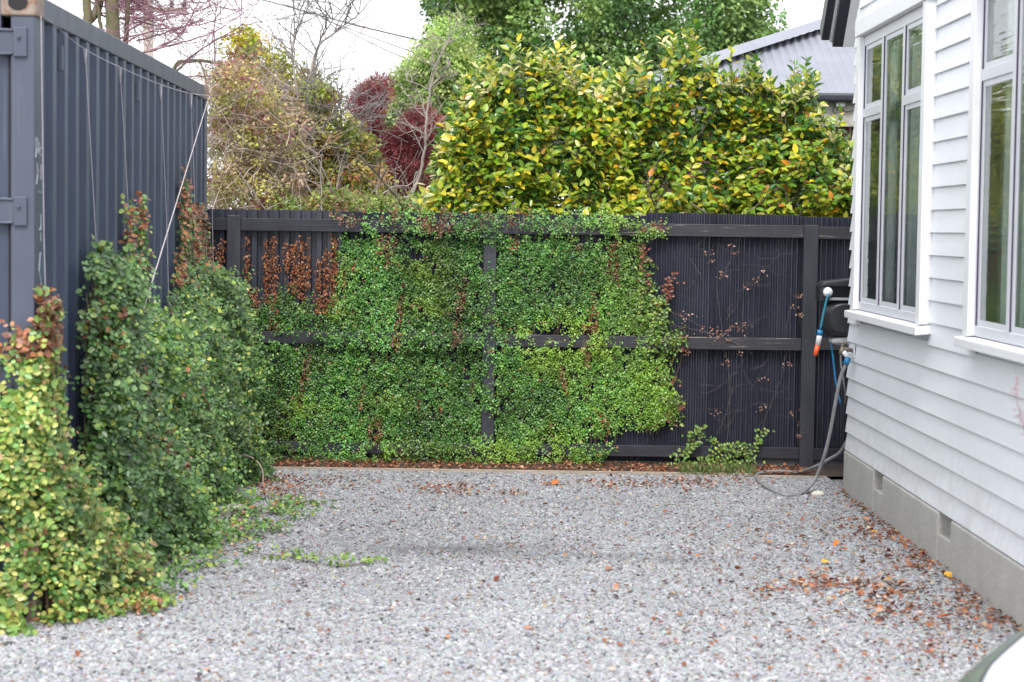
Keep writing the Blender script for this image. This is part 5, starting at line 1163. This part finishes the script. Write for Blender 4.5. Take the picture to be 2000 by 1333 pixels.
ZN = [('along the timber edging', lambda x, y: y < 975), ('in front of the hose loop', lambda x, y: y < 1065 and x < 1600), ('on the gravel left of the main leaf drift', lambda x, y: x < 1620), ('in the leaf drift near the foundation', lambda x, y: y < 1200), ('on the gravel nearest the car', lambda x, y: True)]
ORD = ['leftmost', 'second from left', 'third from left', 'fourth from left', 'fifth from left', 'sixth from left', 'seventh from left', 'eighth from left', 'ninth from left', 'tenth from left', 'eleventh from left', 'twelfth from left', 'thirteenth from left', 'rightmost']
_left = list(PLAIN)
for zn, test in ZN:
    grp_ = sorted([p_ for p_ in _left if test(*p_)]); _left = [p_ for p_ in _left if p_ not in grp_]
    for q_, (px, py) in enumerate(grp_):
        G(fallen(px, py, (.30, .12, .06), RS.uniform(.035, .055), 'plain'), 'reddish-brown leaf %s, %s of those there' % (zn.replace('on the gravel ', ''), 'rightmost' if q_ == len(grp_) - 1 else ORD[q_]))
# weeds at the fence foot
n = 700; x = RS.uniform(fx(1325), fx(1470), n); y = RS.uniform(14.9, 15.25, n); P = np.stack([x, y, np.full(n, .02)], -1)
A = unit(np.stack([RS.normal(size=n) * .5, RS.normal(size=n) * .4, np.abs(RS.normal(size=n)) + .4], -1))
o = leaves_obj('weeds', P, A, rnd_dirs(n), RS.uniform(.03, .08, n), pick_col([(.09, .16, .045), (.13, .20, .06), (.22, .18, .08)], [.4, .4, .2], n), T_THIN, LEAF, None, 'stuff'); tag(o, 'low green weeds along the timber edging')
# stone, paver, cane hoop
def blob(name, c, r, mat, seed):
    bm_v = []; import bmesh
    bm = bmesh.new(); bmesh.ops.create_icosphere(bm, subdivisions=3, radius=1)
    rr = np.random.RandomState(seed); w1 = rr.normal(size=(3, 3))
    for v in bm.verts:
        co = np.array(v.co); k = 1 + .07 * math.sin(w1[0] @ co * 2) + .05 * math.sin(w1[1] @ co * 3); v.co = Vector(co * k * np.array(r))
    me = bpy.data.meshes.new(name); bm.to_mesh(me); bm.free(); me.polygons.foreach_set('use_smooth', [True] * len(me.polygons)); me.materials.append(mat)
    o = bpy.data.objects.new(name, me); COL.objects.link(o); o.location = c; return o
p = atZ(1597, 966, .015); tag(blob('stone', p, (.048, .035, .026), simple('cream_stone', (.50, .48, .42), .8, bmp=.2), 3), 'smooth cream stone on the gravel right of the hose loop', 'stone')
p = atZ(452, 997, .03); mb = MB(); mb.box((-.12, -.10, -.03), (.09, .09, .03), R=np.array([[.96, -.28, 0], [.28, .96, 0], [0, 0, 1]]), at=p); tag(bevel(mb.build('paver', PAVER), .008), 'pale worn paver half hidden in the creeper runners', 'paver')
p0 = atY(462, 890, 13.9); mb = MB(); mb.tube(smooth_path([atY(455, 892, 13.9), atY(480, 890, 13.9), atY(500, 900, 13.9), atY(512, 918, 13.9), atY(514, 940, 13.9), (atY(514, 945, 13.9)[0], 13.9, .0)], 5), .006, 6)
tag(mb.build('bent_cane', CANE, smooth=True), 'pale bent cane arching out of the creeper onto the gravel', 'cane')

# purple twig at the right edge
t = thing('purple_shrub', (2.12, 6.75, 0), 'purple-leaved twiggy shrub just entering at the right edge', 'shrub'); mb = MB(); tips = []
for k in range(4): grow(mb, (2.12, 6.75, 0), (RS.normal() * .06, RS.normal() * .1, 1), 1.05, .008, 0, 1, tips, (3, 5), .05, .03, .35, .35, 5, rmin=.0015)
px_tip = [[(2030, 900), (2005, 850), (1990, 800), (1984, 765), (1986, 745)], [(2025, 880), (2000, 830), (1992, 810)]]
for v in px_tip: mb.tube(smooth_path([atY(x, y, 6.7) for x, y in v], 5), .0018, 4, cap=False)
mb.build('stems', simple('mauve_stem', (.30, .20, .24), .8, bmp=0), t)
Pt = np.vstack([smooth_path([atY(x, y, 6.7) for x, y in v], 4) for v in px_tip] + [P_[len(P_) // 2:] for P_, l in tips]); Pt = np.repeat(Pt, 3, 0); n = len(Pt)
leaves_obj('crown', Pt, rnd_dirs(n) + (0, 0, .4), rnd_dirs(n), RS.uniform(.015, .03, n), pick_col([(.30, .16, .22), (.42, .28, .33)], [1, 1], n), T_THIN, LEAF, t)

# ------------------------------------------------------------------ parked car (front left corner shows at the bottom right)
CARW = simple('white_car_paint', (.60, .62, .67), .38, var=.02, bmp=0, spec=.4)
CARG = simple('car_glass', (.02, .025, .028), .05, bmp=0, spec=.8); CARB = simple('black_trim', (.02, .02, .022), .4, bmp=0); TYRE = simple('tyre_rubber', (.02, .02, .02), .85, bmp=0); RIM = simple('rim_alloy', (.5, .5, .52), .3, metallic=.8, bmp=0)
LAMP, lnt, lb, _ = newmat('headlamp_lens'); lnt.links.new(ramp(lnt, noise(lnt, coords(lnt), 7, 3), [(.35, (.075, .10, .10)), (.65, (.11, .14, .09))]).outputs[0], lb.inputs['Base Color']); lb.inputs['Roughness'].default_value = .32
cA, cB = atZ(1868, 1340, .74), atZ(2002, 1213, .74)
car = thing('parked_car', (2.2, 2.9, 0), 'white parked car whose front corner and headlamp show at the bottom right', 'car')
yw = math.radians(14); cu = np.array([math.cos(yw), -math.sin(yw), 0]); cv = np.array([math.sin(yw), math.cos(yw), 0])
NOSE = np.array([1.045, 4.75, 0]) + .88 * cu + 1.1 * cv + np.array([0, .03, 0])
OUT = [(-4.15, 0), (-4.12, .55), (-3.95, .76), (-3.4, .87), (-3.0, .88), (-2.5, .88), (-2.0, .88), (-1.6, .88), (-1.3, .88), (-1.1, .878), (-.92, .866), (-.75, .845), (-.45, .785), (-.2, .725), (-.09, .66), (-.02, .46), (0, 0)]
def outl(z, inset=0., n=9, lo=-9, hi=9):
    P = smooth_path([(v, w, 0) for v, w in OUT], n)[:, :2]; P = np.vstack([P, [(v, -w) for v, w in P[::-1][1:-1]]])
    c = np.array([-2.1, 0]); Q = P.copy(); d = P - c; Q = c + d * (1 - inset / np.maximum(np.linalg.norm(d * np.array([.42, 1]), axis=1), .3))[:, None]
    return np.array([NOSE + cv * v + cu * w + (0, 0, z) for v, w in Q])
def ring(z, inset):
    P = smooth_path([(v, w, 0) for v, w in OUT], 9)[:, :2]; P = np.vstack([P, [(v, -w) for v, w in P[::-1][1:-1]]])
    T = unit(np.roll(P, -1, 0) - np.roll(P, 1, 0)); Nr = np.stack([T[:, 1], -T[:, 0]], -1); c = np.array([-2.1, 0]); Nr *= np.sign(np.sum((c - P) * Nr, 1))[:, None]
    Q = P + Nr * np.minimum(inset, .9 * np.abs(P[:, 1:2]) + .25 * inset) 
    return np.array([NOSE + cv * v + cu * w + (0, 0, z) for v, w in Q]), P
def carloft(zs, name, mat, parent, cap=True, sel=None):
    secs = [ring(z, i)[0] for z, i in zs]; n = len(secs[0]); mb = MB(); Fs = []
    for k in range(len(secs) - 1):
        for j in range(n):
            if sel is None or sel(j): Fs.append((k * n + j, k * n + (j + 1) % n, (k + 1) * n + (j + 1) % n, (k + 1) * n + j))
    V = np.vstack(secs)
    if cap:
        c = NOSE + cv * -2.1 + (0, 0, zs[-1][0] + .03); V = np.vstack([V, c]); b0 = (len(secs) - 1) * n
        Fs += [(b0 + j, b0 + (j + 1) % n, len(V) - 1) for j in range(n)]
    mb.add(V, Fs); o = mb.build(name, mat, parent, smooth=True); return o
_P2 = ring(0, 0)[1]
islamp = lambda j: -1.25 < _P2[j][0] < -.012 and abs(_P2[j][1]) > .22
carloft([(.2, .05), (.26, .0), (.45, -.015), (.60, .0)], 'body', CARW, car, False)
for sg in (-1, 1):
    carloft([(.601, .0), (.65, .001), (.70, .012), (.730, .045), (.750, .088)], 'headlamp', LAMP, car, False, lambda j: islamp(j) and sg * _P2[j][1] > 0)
    carloft([(.7505, .089), (.754, .094), (.753, .099)], 'lamp_seal', CARB, car, False, lambda j: islamp(j) and sg * _P2[j][1] > 0)
carloft([(.601, .0), (.65, .001), (.70, .012), (.730, .045), (.753, .099)], 'wing', CARW, car, False, lambda j: not islamp(j))
carloft([(.753, .100), (.768, .14), (.79, .22), (.81, .36)], 'bonnet', CARW, car, True)
def cabin(sc):
    return [[NOSE + cv * v + cu * w + (0, 0, z) for v, w in ((v0, -w0), (v1, -w1), (v1, w1), (v0, w0))] for z, v0, w0, v1, w1 in sc]
cs = cabin([(.80, -3.95, .66, -1.25, .68), (1.36, -3.3, .55, -1.95, .56)]); mb = MB(); mb.add(np.vstack(cs), [(i, (i + 1) % 4, 4 + (i + 1) % 4, 4 + i) for i in range(4)]); mb.build('window_glass', CARG, car)
cs = cabin([(1.361, -3.36, .58, -1.9, .59), (1.42, -3.2, .5, -2.05, .5)]); mb = MB(); mb.add(np.vstack(cs), [(i, (i + 1) % 4, 4 + (i + 1) % 4, 4 + i) for i in range(4)] + [(4, 5, 6, 7), (3, 2, 1, 0)]); bevel(mb.build('roof', CARW, car, smooth=True), .02, 3)
for v in (-.85, -3.4):
    for sg in (-1, 1):
        c = NOSE + cv * v + cu * sg * .80 + (0, 0, .31); mb = MB(); mb.tube([c - cu * sg * .10, c + cu * sg * .10], .31, 24); wh = mb.build('wheel', TYRE, car); bevel(wh, .02, 3)
        mb = MB(); mb.tube([c + cu * sg * .085, c + cu * sg * .108], .19, 20); mb.build('rim', RIM, wh)
